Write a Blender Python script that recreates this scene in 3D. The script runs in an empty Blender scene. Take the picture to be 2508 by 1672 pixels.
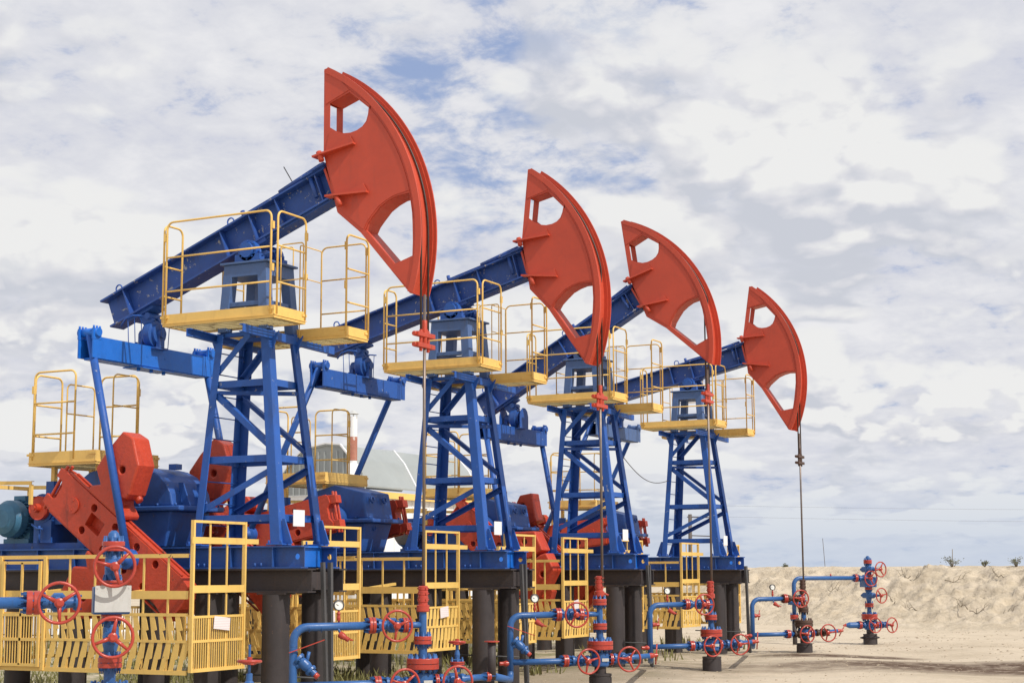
import bpy, bmesh, math, random
from mathutils import Vector, Matrix
random.seed(7)
SC = bpy.context.scene
COL = SC.collection

# ------------------------------------------------------------------ camera
CAM_POS = Vector((12.2518, -16.775, 1.63))
YAW, PITCH, ROLL = 0.4739260, 0.1413829, 0.0039527
right = Vector((math.cos(YAW), math.sin(YAW), 0)); fh = Vector((-math.sin(YAW), math.cos(YAW), 0)); upz = Vector((0, 0, 1))
fwd = fh*math.cos(PITCH) + upz*math.sin(PITCH); vup = -fh*math.sin(PITCH) + upz*math.cos(PITCH)
cr_, sr_ = math.cos(ROLL), math.sin(ROLL)
Rv = right*cr_ - vup*sr_; Uv = right*sr_ + vup*cr_
cam = bpy.data.cameras.new('camera'); camo = bpy.data.objects.new('camera', cam); COL.objects.link(camo)
m = Matrix.Identity(4)
for i in range(3):
    m[i][0] = Rv[i]; m[i][1] = Uv[i]; m[i][2] = -fwd[i]; m[i][3] = CAM_POS[i]
camo.matrix_world = m
cam.sensor_width = 36; cam.lens = 36*4000/2508; cam.clip_end = 5000; cam.clip_start = 0.1
SC.camera = camo

# ------------------------------------------------------------------ light
SUN_EL = math.radians(46)
sh = (right*0.78 - fh*0.62).normalized()
to_sun = Vector((sh.x*math.cos(SUN_EL), sh.y*math.cos(SUN_EL), math.sin(SUN_EL)))
sl = bpy.data.lights.new('sun', 'SUN'); sl.energy = 3.6; sl.angle = math.radians(0.6); sl.color = (1, 0.95, 0.86)
so = bpy.data.objects.new('sun', sl); COL.objects.link(so)
so.rotation_euler = (-to_sun).to_track_quat('-Z', 'Y').to_euler(); so.location = (0, 0, 60)
SC.view_settings.view_transform = 'Standard'; SC.view_settings.look = 'None'
SC.view_settings.exposure = 0.0; SC.view_settings.gamma = 1

def nn(nt, typ, **k):
    n = nt.nodes.new(typ)
    for a, v in k.items():
        if a.startswith('i_'):
            key = a[2:]
            n.inputs[int(key) if key.isdigit() else key.replace('_', ' ')].default_value = v
        else: setattr(n, a, v)
    return n
def math_(nt, op, a, b=None, c=None, clamp=False):
    n = nt.nodes.new('ShaderNodeMath'); n.operation = op; n.use_clamp = clamp
    for i, x in enumerate((a, b, c)):
        if x is None: continue
        if isinstance(x, (int, float)): n.inputs[i].default_value = x
        else: nt.links.new(x, n.inputs[i])
    return n.outputs[0]
def noise(nt, vec, scale, detail=4, rough=0.55, dist=0.0):
    n = nt.nodes.new('ShaderNodeTexNoise'); n.inputs['Scale'].default_value = scale; n.inputs['Detail'].default_value = detail
    n.inputs['Roughness'].default_value = rough; n.inputs['Distortion'].default_value = dist
    if vec is not None: nt.links.new(vec, n.inputs['Vector'])
    return n.outputs['Fac']
def ramp(nt, fac, stops):
    n = nt.nodes.new('ShaderNodeValToRGB'); e = n.color_ramp.elements
    while len(e) < len(stops): e.new(0.5)
    for i, (p, c) in enumerate(stops):
        e[i].position = p; e[i].color = (*c, 1) if len(c) == 3 else c
    nt.links.new(fac, n.inputs[0]); return n.outputs[0]
def mapr(nt, x, a, b, c=0.0, d=1.0, smooth=True):
    n = nt.nodes.new('ShaderNodeMapRange'); n.interpolation_type = 'SMOOTHSTEP' if smooth else 'LINEAR'
    nt.links.new(x, n.inputs[0])
    for i, v in enumerate((a, b, c, d)): n.inputs[1+i].default_value = v
    return n.outputs[0]
def mixc(nt, f, a, b, blend='MIX'):
    n = nt.nodes.new('ShaderNodeMix'); n.data_type = 'RGBA'; n.blend_type = blend
    if isinstance(f, (int, float)): n.inputs[0].default_value = f
    else: nt.links.new(f, n.inputs[0])
    for s, x in ((6, a), (7, b)):
        if isinstance(x, tuple): n.inputs[s].default_value = (*x, 1)
        else: nt.links.new(x, n.inputs[s])
    return n.outputs[2]

# ------------------------------------------------------------------ sky
def make_world():
    w = bpy.data.worlds.new('World'); SC.world = w; w.use_nodes = True
    nt = w.node_tree; nt.nodes.clear(); lk = nt.links.new
    out = nn(nt, 'ShaderNodeOutputWorld'); bg = nn(nt, 'ShaderNodeBackground'); bg.inputs['Strength'].default_value = 0.095
    sky = nn(nt, 'ShaderNodeTexSky'); sky.sky_type = 'NISHITA'; sky.sun_disc = False
    sky.sun_elevation = SUN_EL; sky.sun_rotation = math.atan2(to_sun.x, to_sun.y)
    tc = nn(nt, 'ShaderNodeTexCoord'); sep = nn(nt, 'ShaderNodeSeparateXYZ'); lk(tc.outputs['Generated'], sep.inputs[0])
    z = math_(nt, 'MAXIMUM', sep.outputs[2], 0.0)
    az = math_(nt, 'ARCTAN2', sep.outputs[0], sep.outputs[1])
    def mul(a, b): return math_(nt, 'MULTIPLY', a, b)
    def add(a, b): return math_(nt, 'ADD', a, b)
    def n2(vec, scale, det, rough, dist=0.0, typ='FBM'):
        n = nn(nt, 'ShaderNodeTexNoise'); n.noise_dimensions = '2D'; n.noise_type = typ
        for k, v_ in (('Scale', scale), ('Detail', det), ('Roughness', rough), ('Distortion', dist)): n.inputs[k].default_value = v_
        if typ == 'RIDGED_MULTIFRACTAL': n.normalize = True; n.inputs['Offset'].default_value = 1.0; n.inputs['Gain'].default_value = 1.4
        lk(vec, n.inputs['Vector']); return n.outputs['Fac']
    def deck(off, ox, oy):
        den = add(z, off); c = nn(nt, 'ShaderNodeCombineXYZ')
        lk(add(math_(nt, 'DIVIDE', sep.outputs[0], den), ox), c.inputs[0]); lk(add(math_(nt, 'DIVIDE', sep.outputs[1], den), oy), c.inputs[1])
        return c.outputs[0]
    # high broken deck of small soft cells
    p = deck(0.24, 8.1, 2.9)
    big = n2(p, 1.3, 3, 0.5, 0.3); cells = n2(p, 13.0, 6, 0.62, 0.15); mid = n2(p, 4.6, 5, 0.55, 0.2)
    dens = add(mul(big, 0.34), add(mul(mid, 0.26), mul(cells, 0.40)))
    cover = mapr(nt, dens, 0.335, 0.475, 0.15, 1.0)
    tone = add(mul(mid, 0.55), mul(cells, 0.45))
    cl = ramp(nt, tone, [(0.34, (6.5, 6.7, 7.7)), (0.50, (7.55, 7.65, 8.2)), (0.66, (8.7, 8.7, 8.95))])
    blue = mixc(nt, 0.8, sky.outputs[0], (2.9, 4.1, 7.1))
    col = mixc(nt, cover, blue, cl)
    # heaped cumulus: billowing sunlit tops, greyer bases, smaller and flatter towards the horizon
    def heap(dz, sx, sy, ox, sc):
        c = nn(nt, 'ShaderNodeCombineXYZ'); lk(math_(nt, 'MULTIPLY_ADD', az, sx, ox), c.inputs[0])
        lk(mul(math_(nt, 'LOGARITHM', add(z, 0.05 + dz), 2.718), sy), c.inputs[1])
        lo = n2(c.outputs[0], sc, 2, 0.5, 0.1); hi = n2(c.outputs[0], sc*3.2, 6, 0.52, 0.15); bl = math_(nt, 'ABSOLUTE', math_(nt, 'SUBTRACT', n2(c.outputs[0], sc*3.6, 3, 0.45, 0.0), 0.5))
        return add(mul(lo, 0.66), add(mul(hi, 0.30), mul(bl, 0.36)))
    for (sx, sy, ox, sc, z0, z1, z2, z3, thr) in ((3.2, 1.9, 1.85, 1.05, 0.08, 0.14, 0.27, 0.38, 0.485), (5.0, 1.5, 0.4, 1.5, 0.0, 0.03, 0.14, 0.22, 0.475)):
        h0 = heap(0.0, sx, sy, ox, sc); h1 = heap(0.012, sx, sy, ox, sc); h2 = heap(0.035, sx, sy, ox, sc)
        band = mul(mapr(nt, z, z0, z1), mapr(nt, z, z2, z3, 1.0, 0.0))
        m_ = mul(mapr(nt, h0, thr, thr+0.085), band)
        top = mapr(nt, math_(nt, 'SUBTRACT', h0, h1), -0.045, 0.045); top2 = mapr(nt, math_(nt, 'SUBTRACT', h0, h2), -0.085, 0.085)
        ht = add(mul(top, 0.4), mul(top2, 0.6))
        hc = ramp(nt, ht, [(0.20, (6.25, 6.5, 7.2)), (0.48, (7.5, 7.55, 8.0)), (0.80, (8.95, 8.95, 8.9))])
        col = mixc(nt, m_, col, hc)
    col = mixc(nt, mapr(nt, z, 0.0, 0.085, 0.75, 0.0), col, (5.8, 6.6, 7.9))
    # the sky is somewhat brighter on the side behind the photographer
    dp = add(mul(sep.outputs[0], -fh.x), mul(sep.outputs[1], -fh.y))
    gain = mapr(nt, dp, -0.3, 0.7, 1.0, 1.05); gc = nn(nt, 'ShaderNodeCombineXYZ')
    for i in range(3): lk(gain, gc.inputs[i])
    col = mixc(nt, 1.0, col, gc.outputs[0], 'MULTIPLY')
    lk(col, bg.inputs[0]); lk(bg.outputs[0], out.inputs[0])
make_world()

# ------------------------------------------------------------------ materials
MATS = {}
def paint(name, col, rough=0.45, var=0.12, chip=None, chip_amt=0.0, bump=0.02, dirt=None, dirt_amt=0.0, scale=1.0, spec=0.5, metallic=0.0):
    mt = bpy.data.materials.new(name); mt.use_nodes = True; nt = mt.node_tree; b = nt.nodes['Principled BSDF']; lk = nt.links.new
    tc = nn(nt, 'ShaderNodeNewGeometry'); v = tc.outputs['Position']
    n1 = noise(nt, v, 1.7*scale, 5, 0.6, 0.4); n2 = noise(nt, v, 14*scale, 6, 0.65)
    k = math_(nt, 'ADD', math_(nt, 'MULTIPLY', n1, 0.65), math_(nt, 'MULTIPLY', n2, 0.35))
    lo = tuple(c*(1-var*1.6) for c in col); hi = tuple(min(1, c*(1+var*1.6)) for c in col)
    c = ramp(nt, k, [(0.3, lo), (0.7, hi)])
    if dirt_amt > 0:
        sepn = nn(nt, 'ShaderNodeMapping'); sepn.inputs['Scale'].default_value = (3.2*scale, 3.2*scale, 0.7*scale); lk(v, sepn.inputs[0])
        dn = noise(nt, sepn.outputs[0], 2.2, 6, 0.7, 0.5)
        c = mixc(nt, mapr(nt, dn, 0.52, 0.78, 0.0, dirt_amt), c, dirt or (0.08, 0.05, 0.03))
    if chip_amt > 0:
        cn = noise(nt, v, 9*scale, 7, 0.7, 0.3)
        c = mixc(nt, mapr(nt, cn, 0.70-0.06*chip_amt, 0.72-0.06*chip_amt), c, chip)
    lk(c, b.inputs['Base Color'])
    lk(mapr(nt, n2, 0.2, 0.8, rough-0.1, rough+0.14, False), b.inputs['Roughness'])
    b.inputs['Specular IOR Level'].default_value = spec; b.inputs['Metallic'].default_value = metallic
    if bump > 0:
        bn = nn(nt, 'ShaderNodeBump'); bn.inputs['Strength'].default_value = 0.35; bn.inputs['Distance'].default_value = bump
        lk(noise(nt, v, 22*scale, 5, 0.6), bn.inputs['Height']); lk(bn.outputs[0], b.inputs['Normal'])
    MATS[name] = mt; return mt
BLUE = paint('tower_blue_paint', (0.016, 0.092, 0.38), 0.5, 0.10, (0.33, 0.36, 0.40), 0.9, 0.006, (0.03, 0.05, 0.11), 0.55)
BLUEB = paint('fresh_blue_paint', (0.010, 0.14, 0.58), 0.42, 0.10, (0.30, 0.30, 0.33), 0.2, 0.005, (0.02, 0.07, 0.26), 0.35)
BLUEW = paint('worn_blue_beam_paint', (0.022, 0.075, 0.30), 0.5, 0.14, (0.36, 0.36, 0.35), 1.5, 0.006, (0.04, 0.04, 0.07), 0.5)
BLUEG = paint('grey_blue_paint', (0.070, 0.135, 0.31), 0.55, 0.12, (0.35, 0.34, 0.30), 0.6, 0.006, (0.10, 0.09, 0.08), 0.4)
BLUED = paint('machine_blue_paint', (0.020, 0.085, 0.32), 0.5, 0.16, (0.2, 0.17, 0.13), 0.5, 0.008, (0.04, 0.035, 0.04), 0.6)
PIPEB = paint('pipe_blue_paint', (0.028, 0.108, 0.31), 0.38, 0.10, (0.20, 0.16, 0.13), 0.5, 0.003, (0.025, 0.05, 0.11), 0.5, 2.0)
ORANGE = paint('orange_red_paint', (0.52, 0.066, 0.031), 0.5, 0.08, (0.42, 0.17, 0.11), 0.0, 0.0, (0.36, 0.055, 0.03), 0.55)
ORANGEC = paint('orange_cast_paint', (0.50, 0.054, 0.022), 0.42, 0.14, (0.12, 0.05, 0.03), 0.6, 0.02, (0.17, 0.035, 0.025), 0.7)
REDW = paint('red_valve_paint', (0.42, 0.050, 0.032), 0.30, 0.12, (0.1, 0.05, 0.04), 0.6, 0.003, (0.20, 0.035, 0.03), 0.6, 2.0)
YEL = paint('yellow_paint', (0.82, 0.535, 0.15), 0.5, 0.07, (0.20, 0.12, 0.06), 0.6, 0.004, (0.50, 0.31, 0.11), 0.55)
GRATE = paint('dull_yellow_grating', (0.50, 0.42, 0.22), 0.7, 0.15, None, 0, 0.0, (0.12, 0.09, 0.06), 0.5)
BLACK = paint('brown_black_steel', (0.042, 0.034, 0.035), 0.6, 0.2, (0.12, 0.07, 0.05), 0.4, 0.006, (0.10, 0.055, 0.04), 0.4)
RUST = paint('rusty_dark_steel', (0.075, 0.040, 0.028), 0.6, 0.3, (0.20, 0.08, 0.05), 1.0, 0.006, (0.04, 0.02, 0.015), 0.6)
CABLE = paint('greasy_wire_rope', (0.045, 0.026, 0.020), 0.45, 0.3, None, 0, 0.0)
ROD = paint('polished_rod_steel', (0.20, 0.165, 0.145), 0.35, 0.15, None, 0, 0.0, (0.16, 0.07, 0.04), 0.7, metallic=0.5)
TEAL = paint('teal_motor_paint', (0.05, 0.17, 0.29), 0.45, 0.2, (0.25, 0.14, 0.08), 0.6, 0.006, (0.03, 0.05, 0.06), 0.5)
DGREY = paint('dark_grey_iron', (0.07, 0.068, 0.07), 0.55, 0.2, None, 0, 0.004)
WHITE = paint('white_sheet_paint', (0.78, 0.79, 0.80), 0.5, 0.03, None, 0, 0.0, (0.6, 0.58, 0.52), 0.3)
OFFW = paint('weathered_white_plate', (0.52, 0.52, 0.50), 0.5, 0.05, None, 0, 0.0, (0.35, 0.33, 0.28), 0.4, 3.0)
ZINC = paint('zinc_roof_sheet', (0.31, 0.335, 0.335), 0.55, 0.07, (0.4, 0.3, 0.2), 0.3, 0.0, (0.36, 0.36, 0.34), 0.5, 0.3)
CLOD = paint('dry_earth_clod', (0.36, 0.29, 0.21), 0.95, 0.3, None, 0, 0.0)
FADER = paint('faded_red_primer', (0.40, 0.16, 0.11), 0.7, 0.25, (0.7, 0.66, 0.62), 1.6, 0.0, (0.55, 0.40, 0.33), 0.6, 0.6)
STICK = paint('dry_wood', (0.20, 0.16, 0.11), 0.9, 0.3, None, 0, 0.0)
LEAF = paint('dusty_leaf', (0.16, 0.165, 0.10), 0.8, 0.3, None, 0, 0.0)
GRASSM = paint('dry_green_grass', (0.20, 0.19, 0.07), 0.85, 0.35, None, 0, 0.0)
FADEB = paint('faded_brown_pole', (0.13, 0.11, 0.10), 0.8, 0.2, None, 0, 0.0)

def paper_mat():
    mt = bpy.data.materials.new('printed_notice_paper'); mt.use_nodes = True; nt = mt.node_tree; b = nt.nodes['Principled BSDF']
    tc = nn(nt, 'ShaderNodeTexCoord'); sp = nn(nt, 'ShaderNodeSeparateXYZ'); nt.links.new(tc.outputs['Object'], sp.inputs[0])
    w = math_(nt, 'FRACT', math_(nt, 'MULTIPLY', sp.outputs[2], 34.0))
    ln = mapr(nt, w, 0.45, 0.6, 0.0, 0.28)
    c = mixc(nt, ln, (0.82, 0.78, 0.78), (0.75, 0.42, 0.42))
    nt.links.new(c, b.inputs['Base Color']); b.inputs['Roughness'].default_value = 0.4
    return mt
PAPER = paper_mat()
def dial_mat():
    mt = bpy.data.materials.new('gauge_dial'); mt.use_nodes = True; nt = mt.node_tree; b = nt.nodes['Principled BSDF']
    b.inputs['Base Color'].default_value = (0.86, 0.86, 0.82, 1); b.inputs['Roughness'].default_value = 0.25; return mt
DIAL = dial_mat()

def ground_mat():
    mt = bpy.data.materials.new('sand_ground'); mt.use_nodes = True; nt = mt.node_tree; b = nt.nodes['Principled BSDF']; lk = nt.links.new
    ge = nn(nt, 'ShaderNodeNewGeometry'); v = ge.outputs['Position']
    a = noise(nt, v, 0.35, 6, 0.6, 0.3); f = noise(nt, v, 5.0, 8, 0.7); g = noise(nt, v, 60.0, 4, 0.7)
    k = math_(nt, 'ADD', math_(nt, 'MULTIPLY', a, 0.5), math_(nt, 'ADD', math_(nt, 'MULTIPLY', f, 0.3), math_(nt, 'MULTIPLY', g, 0.2)))
    c = ramp(nt, k, [(0.36, (0.42, 0.345, 0.25)), (0.50, (0.56, 0.47, 0.355)), (0.66, (0.62, 0.53, 0.41))])
    # dark crumbs and twigs
    cr = noise(nt, v, 11.0, 3, 0.5, 1.5)
    c = mixc(nt, mapr(nt, cr, 0.68, 0.76, 0.0, 0.45), c, (0.20, 0.15, 0.10))
    sp = nn(nt, 'ShaderNodeSeparateXYZ'); lk(v, sp.inputs[0])
    nz = noise(nt, v, 0.9, 6, 0.65)
    def blob(cx, cy, rx, ry, ang, edge):
        ca, sa = math.cos(ang), math.sin(ang)
        dx = math_(nt, 'SUBTRACT', sp.outputs[0], cx); dy = math_(nt, 'SUBTRACT', sp.outputs[1], cy)
        u = math_(nt, 'DIVIDE', math_(nt, 'ADD', math_(nt, 'MULTIPLY', dx, ca), math_(nt, 'MULTIPLY', dy, sa)), rx)
        w = math_(nt, 'DIVIDE', math_(nt, 'SUBTRACT', math_(nt, 'MULTIPLY', dy, ca), math_(nt, 'MULTIPLY', dx, sa)), ry)
        r = math_(nt, 'SQRT', math_(nt, 'ADD', math_(nt, 'MULTIPLY', u, u), math_(nt, 'MULTIPLY', w, w)))
        r = math_(nt, 'ADD', r, math_(nt, 'MULTIPLY', math_(nt, 'SUBTRACT', nz, 0.5), 1.5))
        return mapr(nt, r, 1.0-edge, 1.0+edge, 1.0, 0.0)
    def mx(x, y): return math_(nt, 'MAXIMUM', x, y)
    spn = noise(nt, v, 2.5, 7, 0.7)
    st = mx(blob(7.0, 13.3, 4.8, 1.5, 0.30, 0.6), blob(2.9, 15.9, 1.5, 0.55, 0.2, 0.5))
    st = math_(nt, 'MULTIPLY', st, mapr(nt, math_(nt, 'ADD', math_(nt, 'MULTIPLY', spn, 0.6), math_(nt, 'MULTIPLY', f, 0.4)), 0.34, 0.54, 0.4, 1.0))
    st2 = math_(nt, 'MULTIPLY', blob(11.5, 9.3, 3.2, 1.6, 0.4, 0.6), 0.6)
    wet = mx(st, st2)
    c = mixc(nt, wet, c, (0.105, 0.066, 0.045))
    st3 = blob(-0.5, 5.0, 3.5, 9.0, 0.0, 0.5)
    c = mixc(nt, math_(nt, 'MULTIPLY', st3, 0.55), c, (0.19, 0.15, 0.105))
    gr = mx(blob(-2.0, -2.0, 4.2, 7.5, 0.0, 0.55), blob(-9.0, 9.0, 8.0, 13.0, 0.0, 0.5))
    gr = math_(nt, 'MULTIPLY', gr, mapr(nt, noise(nt, v, 1.6, 7, 0.75), 0.34, 0.60, 0.0, 0.85))
    c = mixc(nt, gr, c, (0.155, 0.155, 0.06))
    lk(c, b.inputs['Base Color']); b.inputs['Roughness'].default_value = 0.95; b.inputs['Specular IOR Level'].default_value = 0.15
    bn = nn(nt, 'ShaderNodeBump'); bn.inputs['Strength'].default_value = 0.8; bn.inputs['Distance'].default_value = 0.06
    hh = math_(nt, 'ADD', math_(nt, 'MULTIPLY', noise(nt, v, 2.2, 8, 0.65), 1.0), math_(nt, 'MULTIPLY', noise(nt, v, 14.0, 5, 0.6), 0.35))
    lk(hh, bn.inputs['Height']); lk(bn.outputs[0], b.inputs['Normal'])
    return mt
SAND = ground_mat()
def berm_mat():
    mt = bpy.data.materials.new('bulldozed_sand_bank'); mt.use_nodes = True; nt = mt.node_tree; b = nt.nodes['Principled BSDF']; lk = nt.links.new
    ge = nn(nt, 'ShaderNodeNewGeometry'); v = ge.outputs['Position']
    mp = nn(nt, 'ShaderNodeMapping'); mp.inputs['Scale'].default_value = (1, 1, 2.2); lk(v, mp.inputs[0])
    a = noise(nt, mp.outputs[0], 0.8, 7, 0.62, 0.6); f = noise(nt, mp.outputs[0], 4.0, 7, 0.7, 0.4)
    k = math_(nt, 'ADD', math_(nt, 'MULTIPLY', a, 0.55), math_(nt, 'MULTIPLY', f, 0.45))
    c = ramp(nt, k, [(0.36, (0.42, 0.345, 0.25)), (0.48, (0.54, 0.455, 0.34)), (0.64, (0.62, 0.53, 0.415))])
    tw = noise(nt, mp.outputs[0], 3.0, 4, 0.6, 2.5)
    c = mixc(nt, mapr(nt, tw, 0.62, 0.72, 0.0, 0.32), c, (0.20, 0.165, 0.11))
    lk(c, b.inputs['Base Color']); b.inputs['Roughness'].default_value = 0.95; b.inputs['Specular IOR Level'].default_value = 0.1
    bn = nn(nt, 'ShaderNodeBump'); bn.inputs['Strength'].default_value = 0.9; bn.inputs['Distance'].default_value = 0.12
    lk(noise(nt, v, 3.2, 8, 0.65), bn.inputs['Height']); lk(bn.outputs[0], b.inputs['Normal'])
    return mt
BERM = berm_mat()

# ------------------------------------------------------------------ mesh builder
def V(*a): return Vector(a)
def frame(d, up=None):
    d = d.normalized(); up = up or V(0, 0, 1)
    if abs(d.dot(up)) > 0.98: up = V(1, 0, 0) if abs(d.x) < 0.9 else V(0, 1, 0)
    s = d.cross(up).normalized(); u = s.cross(d).normalized(); return d, s, u
def fillet(pts, r, n=5):
    pts = [Vector(p) for p in pts]; out = [pts[0]]
    for i in range(1, len(pts)-1):
        a, b, c = pts[i-1], pts[i], pts[i+1]
        d1 = (a-b).normalized(); d2 = (c-b).normalized(); ang = d1.angle(d2)
        t = min(r/math.tan(ang/2), (a-b).length*0.49, (c-b).length*0.49); rr = t*math.tan(ang/2)
        bis = (d1+d2).normalized(); ctr = b + bis*(rr/math.sin(ang/2))
        p0 = b+d1*t; p1 = b+d2*t; e0 = p0-ctr; e1 = p1-ctr; tot = e0.angle(e1)
        for k in range(n+1):
            f = k/n
            out.append(ctr + (e0*math.sin((1-f)*tot) + e1*math.sin(f*tot))/math.sin(tot))
    out.append(pts[-1]); return out
class MB:
    def __init__(s): s.v = []; s.f = []; s.sm = []
    def add(s, vs, fs, smooth=False):
        o = len(s.v); s.v += [tuple(x) for x in vs]
        for f in fs: s.f.append([o+i for i in f]); s.sm.append(smooth)
        return s
    def hexa(s, p): return s.add(p, [(0, 3, 2, 1), (4, 5, 6, 7), (0, 1, 5, 4), (1, 2, 6, 5), (2, 3, 7, 6), (3, 0, 4, 7)])
    def box(s, x0, x1, y0, y1, z0, z1):
        return s.hexa([(x0, y0, z0), (x1, y0, z0), (x1, y1, z0), (x0, y1, z0), (x0, y0, z1), (x1, y0, z1), (x1, y1, z1), (x0, y1, z1)])
    def bar(s, p, q, w, h, up=None, w2=None, h2=None):
        p, q = Vector(p), Vector(q); d, sd, u = frame(q-p, Vector(up) if up else None)
        w2 = w2 or w; h2 = h2 or h; P = []
        for c, ww, hh in ((p, w, h), (q, w2, h2)):
            P += [c - sd*ww/2 - u*hh/2, c + sd*ww/2 - u*hh/2, c + sd*ww/2 + u*hh/2, c - sd*ww/2 + u*hh/2]
        return s.hexa(P)
    def ibeam(s, p, q, h, wf, tf, tw, up=None):
        p, q = Vector(p), Vector(q); d, sd, u = frame(q-p, Vector(up) if up else None)
        s.bar(p+u*(h/2-tf/2), q+u*(h/2-tf/2), wf, tf, u); s.bar(p-u*(h/2-tf/2), q-u*(h/2-tf/2), wf, tf, u)
        return s.bar(p, q, tw, h-2*tf, u)
    def channel(s, p, q, h, w, t, up=None, side=1):
        p, q = Vector(p), Vector(q); d, sd, u = frame(q-p, Vector(up) if up else None)
        sd = sd*side
        s.bar(p+sd*t/2, q+sd*t/2, t, h, u)
        for k in (1, -1): s.bar(p-sd*(w-t)/2+u*k*(h/2-t/2), q-sd*(w-t)/2+u*k*(h/2-t/2), w-t, t, u)
        return s
    def angle(s, p, q, w, t, up=None, side=1):
        p, q = Vector(p), Vector(q); d, sd, u = frame(q-p, Vector(up) if up else None); sd = sd*side
        s.bar(p+sd*t/2, q+sd*t/2, t, w, u)
        return s.bar(p-sd*(w-t)/2+u*(w/2-t/2), q-sd*(w-t)/2+u*(w/2-t/2), w-t, t, u)
    def path(s, pts, r, n=8, caps=True, closed=False):
        pts = [Vector(p) for p in pts]; N = len(pts); rings = []
        prev = None
        for i, p in enumerate(pts):
            if closed: d = (pts[(i+1) % N]-pts[i-1])
            elif i == 0: d = pts[1]-p
            elif i == N-1: d = p-pts[-2]
            else: d = (pts[i+1]-p).normalized() + (p-pts[i-1]).normalized()
            d = d.normalized()
            if prev is None: _, a, b = frame(d)
            else:
                a = (prev - d*prev.dot(d)).normalized(); b = a.cross(d)
            prev = a
            rr = r if not isinstance(r, (list, tuple)) else r[i]
            rings.append([p + (a*math.cos(2*math.pi*k/n) + b*math.sin(2*math.pi*k/n))*rr for k in range(n)])
        o = len(s.v)
        for rg in rings: s.v += [tuple(x) for x in rg]
        M = N if closed else N-1
        for i in range(M):
            j = (i+1) % N
            for k in range(n):
                k2 = (k+1) % n
                s.f.append([o+i*n+k, o+i*n+k2, o+j*n+k2, o+j*n+k]); s.sm.append(True)
        if caps and not closed:
            s.f.append([o+k for k in range(n)][::-1]); s.sm.append(False)
            s.f.append([o+(N-1)*n+k for k in range(n)]); s.sm.append(False)
        return s
    def tube(s, p, q, r, n=10, r2=None): return s.path([p, q], [r, r if r2 is None else r2], n)
    def lathe(s, c, axis, prof, n=20, smooth=True):
        """prof: (r, h) pairs along axis; sharp steps come from repeated heights"""
        c = Vector(c); d, a, b = frame(Vector(axis)); 
        for i in range(len(prof)-1):
            (r0, h0), (r1, h1) = prof[i], prof[i+1]; o = len(s.v)
            for r, h in ((r0, h0), (r1, h1)):
                for k in range(n):
                    t = 2*math.pi*k/n; s.v.append(tuple(c + d*h + (a*math.cos(t)+b*math.sin(t))*max(r, 1e-4)))
            for k in range(n):
                k2 = (k+1) % n; s.f.append([o+k, o+k2, o+n+k2, o+n+k]); s.sm.append(smooth and abs(h1-h0) > 1e-6)
        return s
    def disc(s, c, axis, r, h, n=20):
        return s.lathe(c, axis, [(0, 0), (r, 0), (r, h), (0, h)], n)
    def torus(s, c, axis, R, r, n=28, k=8):
        c = Vector(c); d, a, b = frame(Vector(axis))
        return s.path([c + (a*math.cos(2*math.pi*i/n) + b*math.sin(2*math.pi*i/n))*R for i in range(n)], r, k, closed=True)
    def bolts(s, c, axis, R, n, r, h0, h1, ph=0.0):
        c = Vector(c); d, a, b = frame(Vector(axis))
        for i in range(n):
            t = ph + 2*math.pi*i/n; p = c + (a*math.cos(t)+b*math.sin(t))*R
            s.path([p+d*h0, p+d*h1], r, 6)
        return s
    def sphere(s, c, r, n=10, sc=(1, 1, 1)):
        c = Vector(c); o = len(s.v); m_ = n//2
        for i in range(m_+1):
            ph = math.pi*i/m_
            for k in range(n):
                t = 2*math.pi*k/n
                s.v.append((c.x+r*sc[0]*math.sin(ph)*math.cos(t), c.y+r*sc[1]*math.sin(ph)*math.sin(t), c.z+r*sc[2]*math.cos(ph)))
        for i in range(m_):
            for k in range(n):
                k2 = (k+1) % n; s.f.append([o+i*n+k, o+(i+1)*n+k, o+(i+1)*n+k2, o+i*n+k2]); s.sm.append(True)
        return s
    def prism(s, outer, holes, fn, d0, d1, walls=True, hole_walls=True):
        """flat plate with openings: fn(u, v, d) -> point"""
        bm = bmesh.new(); loops = []; es = []
        for lp in [outer]+list(holes):
            vs = [bm.verts.new((p[0], p[1], 0)) for p in lp]; loops.append(vs)
            es += [bm.edges.new((vs[i], vs[(i+1) % len(vs)])) for i in range(len(vs))]
        bmesh.ops.triangle_fill(bm, use_beauty=True, use_dissolve=False, edges=es)
        bm.verts.index_update(); vv = [(v.co.x, v.co.y) for v in bm.verts]; ff = []
        for f in bm.faces:
            ids = [v.index for v in f.verts]
            if f.normal.z < 0: ids = ids[::-1]
            ff.append(ids)
        bm.free()
        n = len(vv); P = [fn(u, v, d1) for u, v in vv] + [fn(u, v, d0) for u, v in vv]
        F = [list(f) for f in ff] + [[i+n for i in f[::-1]] for f in ff]
        st = 0
        for li, lp in enumerate([outer]+list(holes)):
            L = len(lp)
            if (walls if li == 0 else hole_walls):
                for i in range(L):
                    j = (i+1) % L; F.append([st+i, st+i+n, st+j+n, st+j])
            st += L
        return s.add(P, F)
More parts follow.
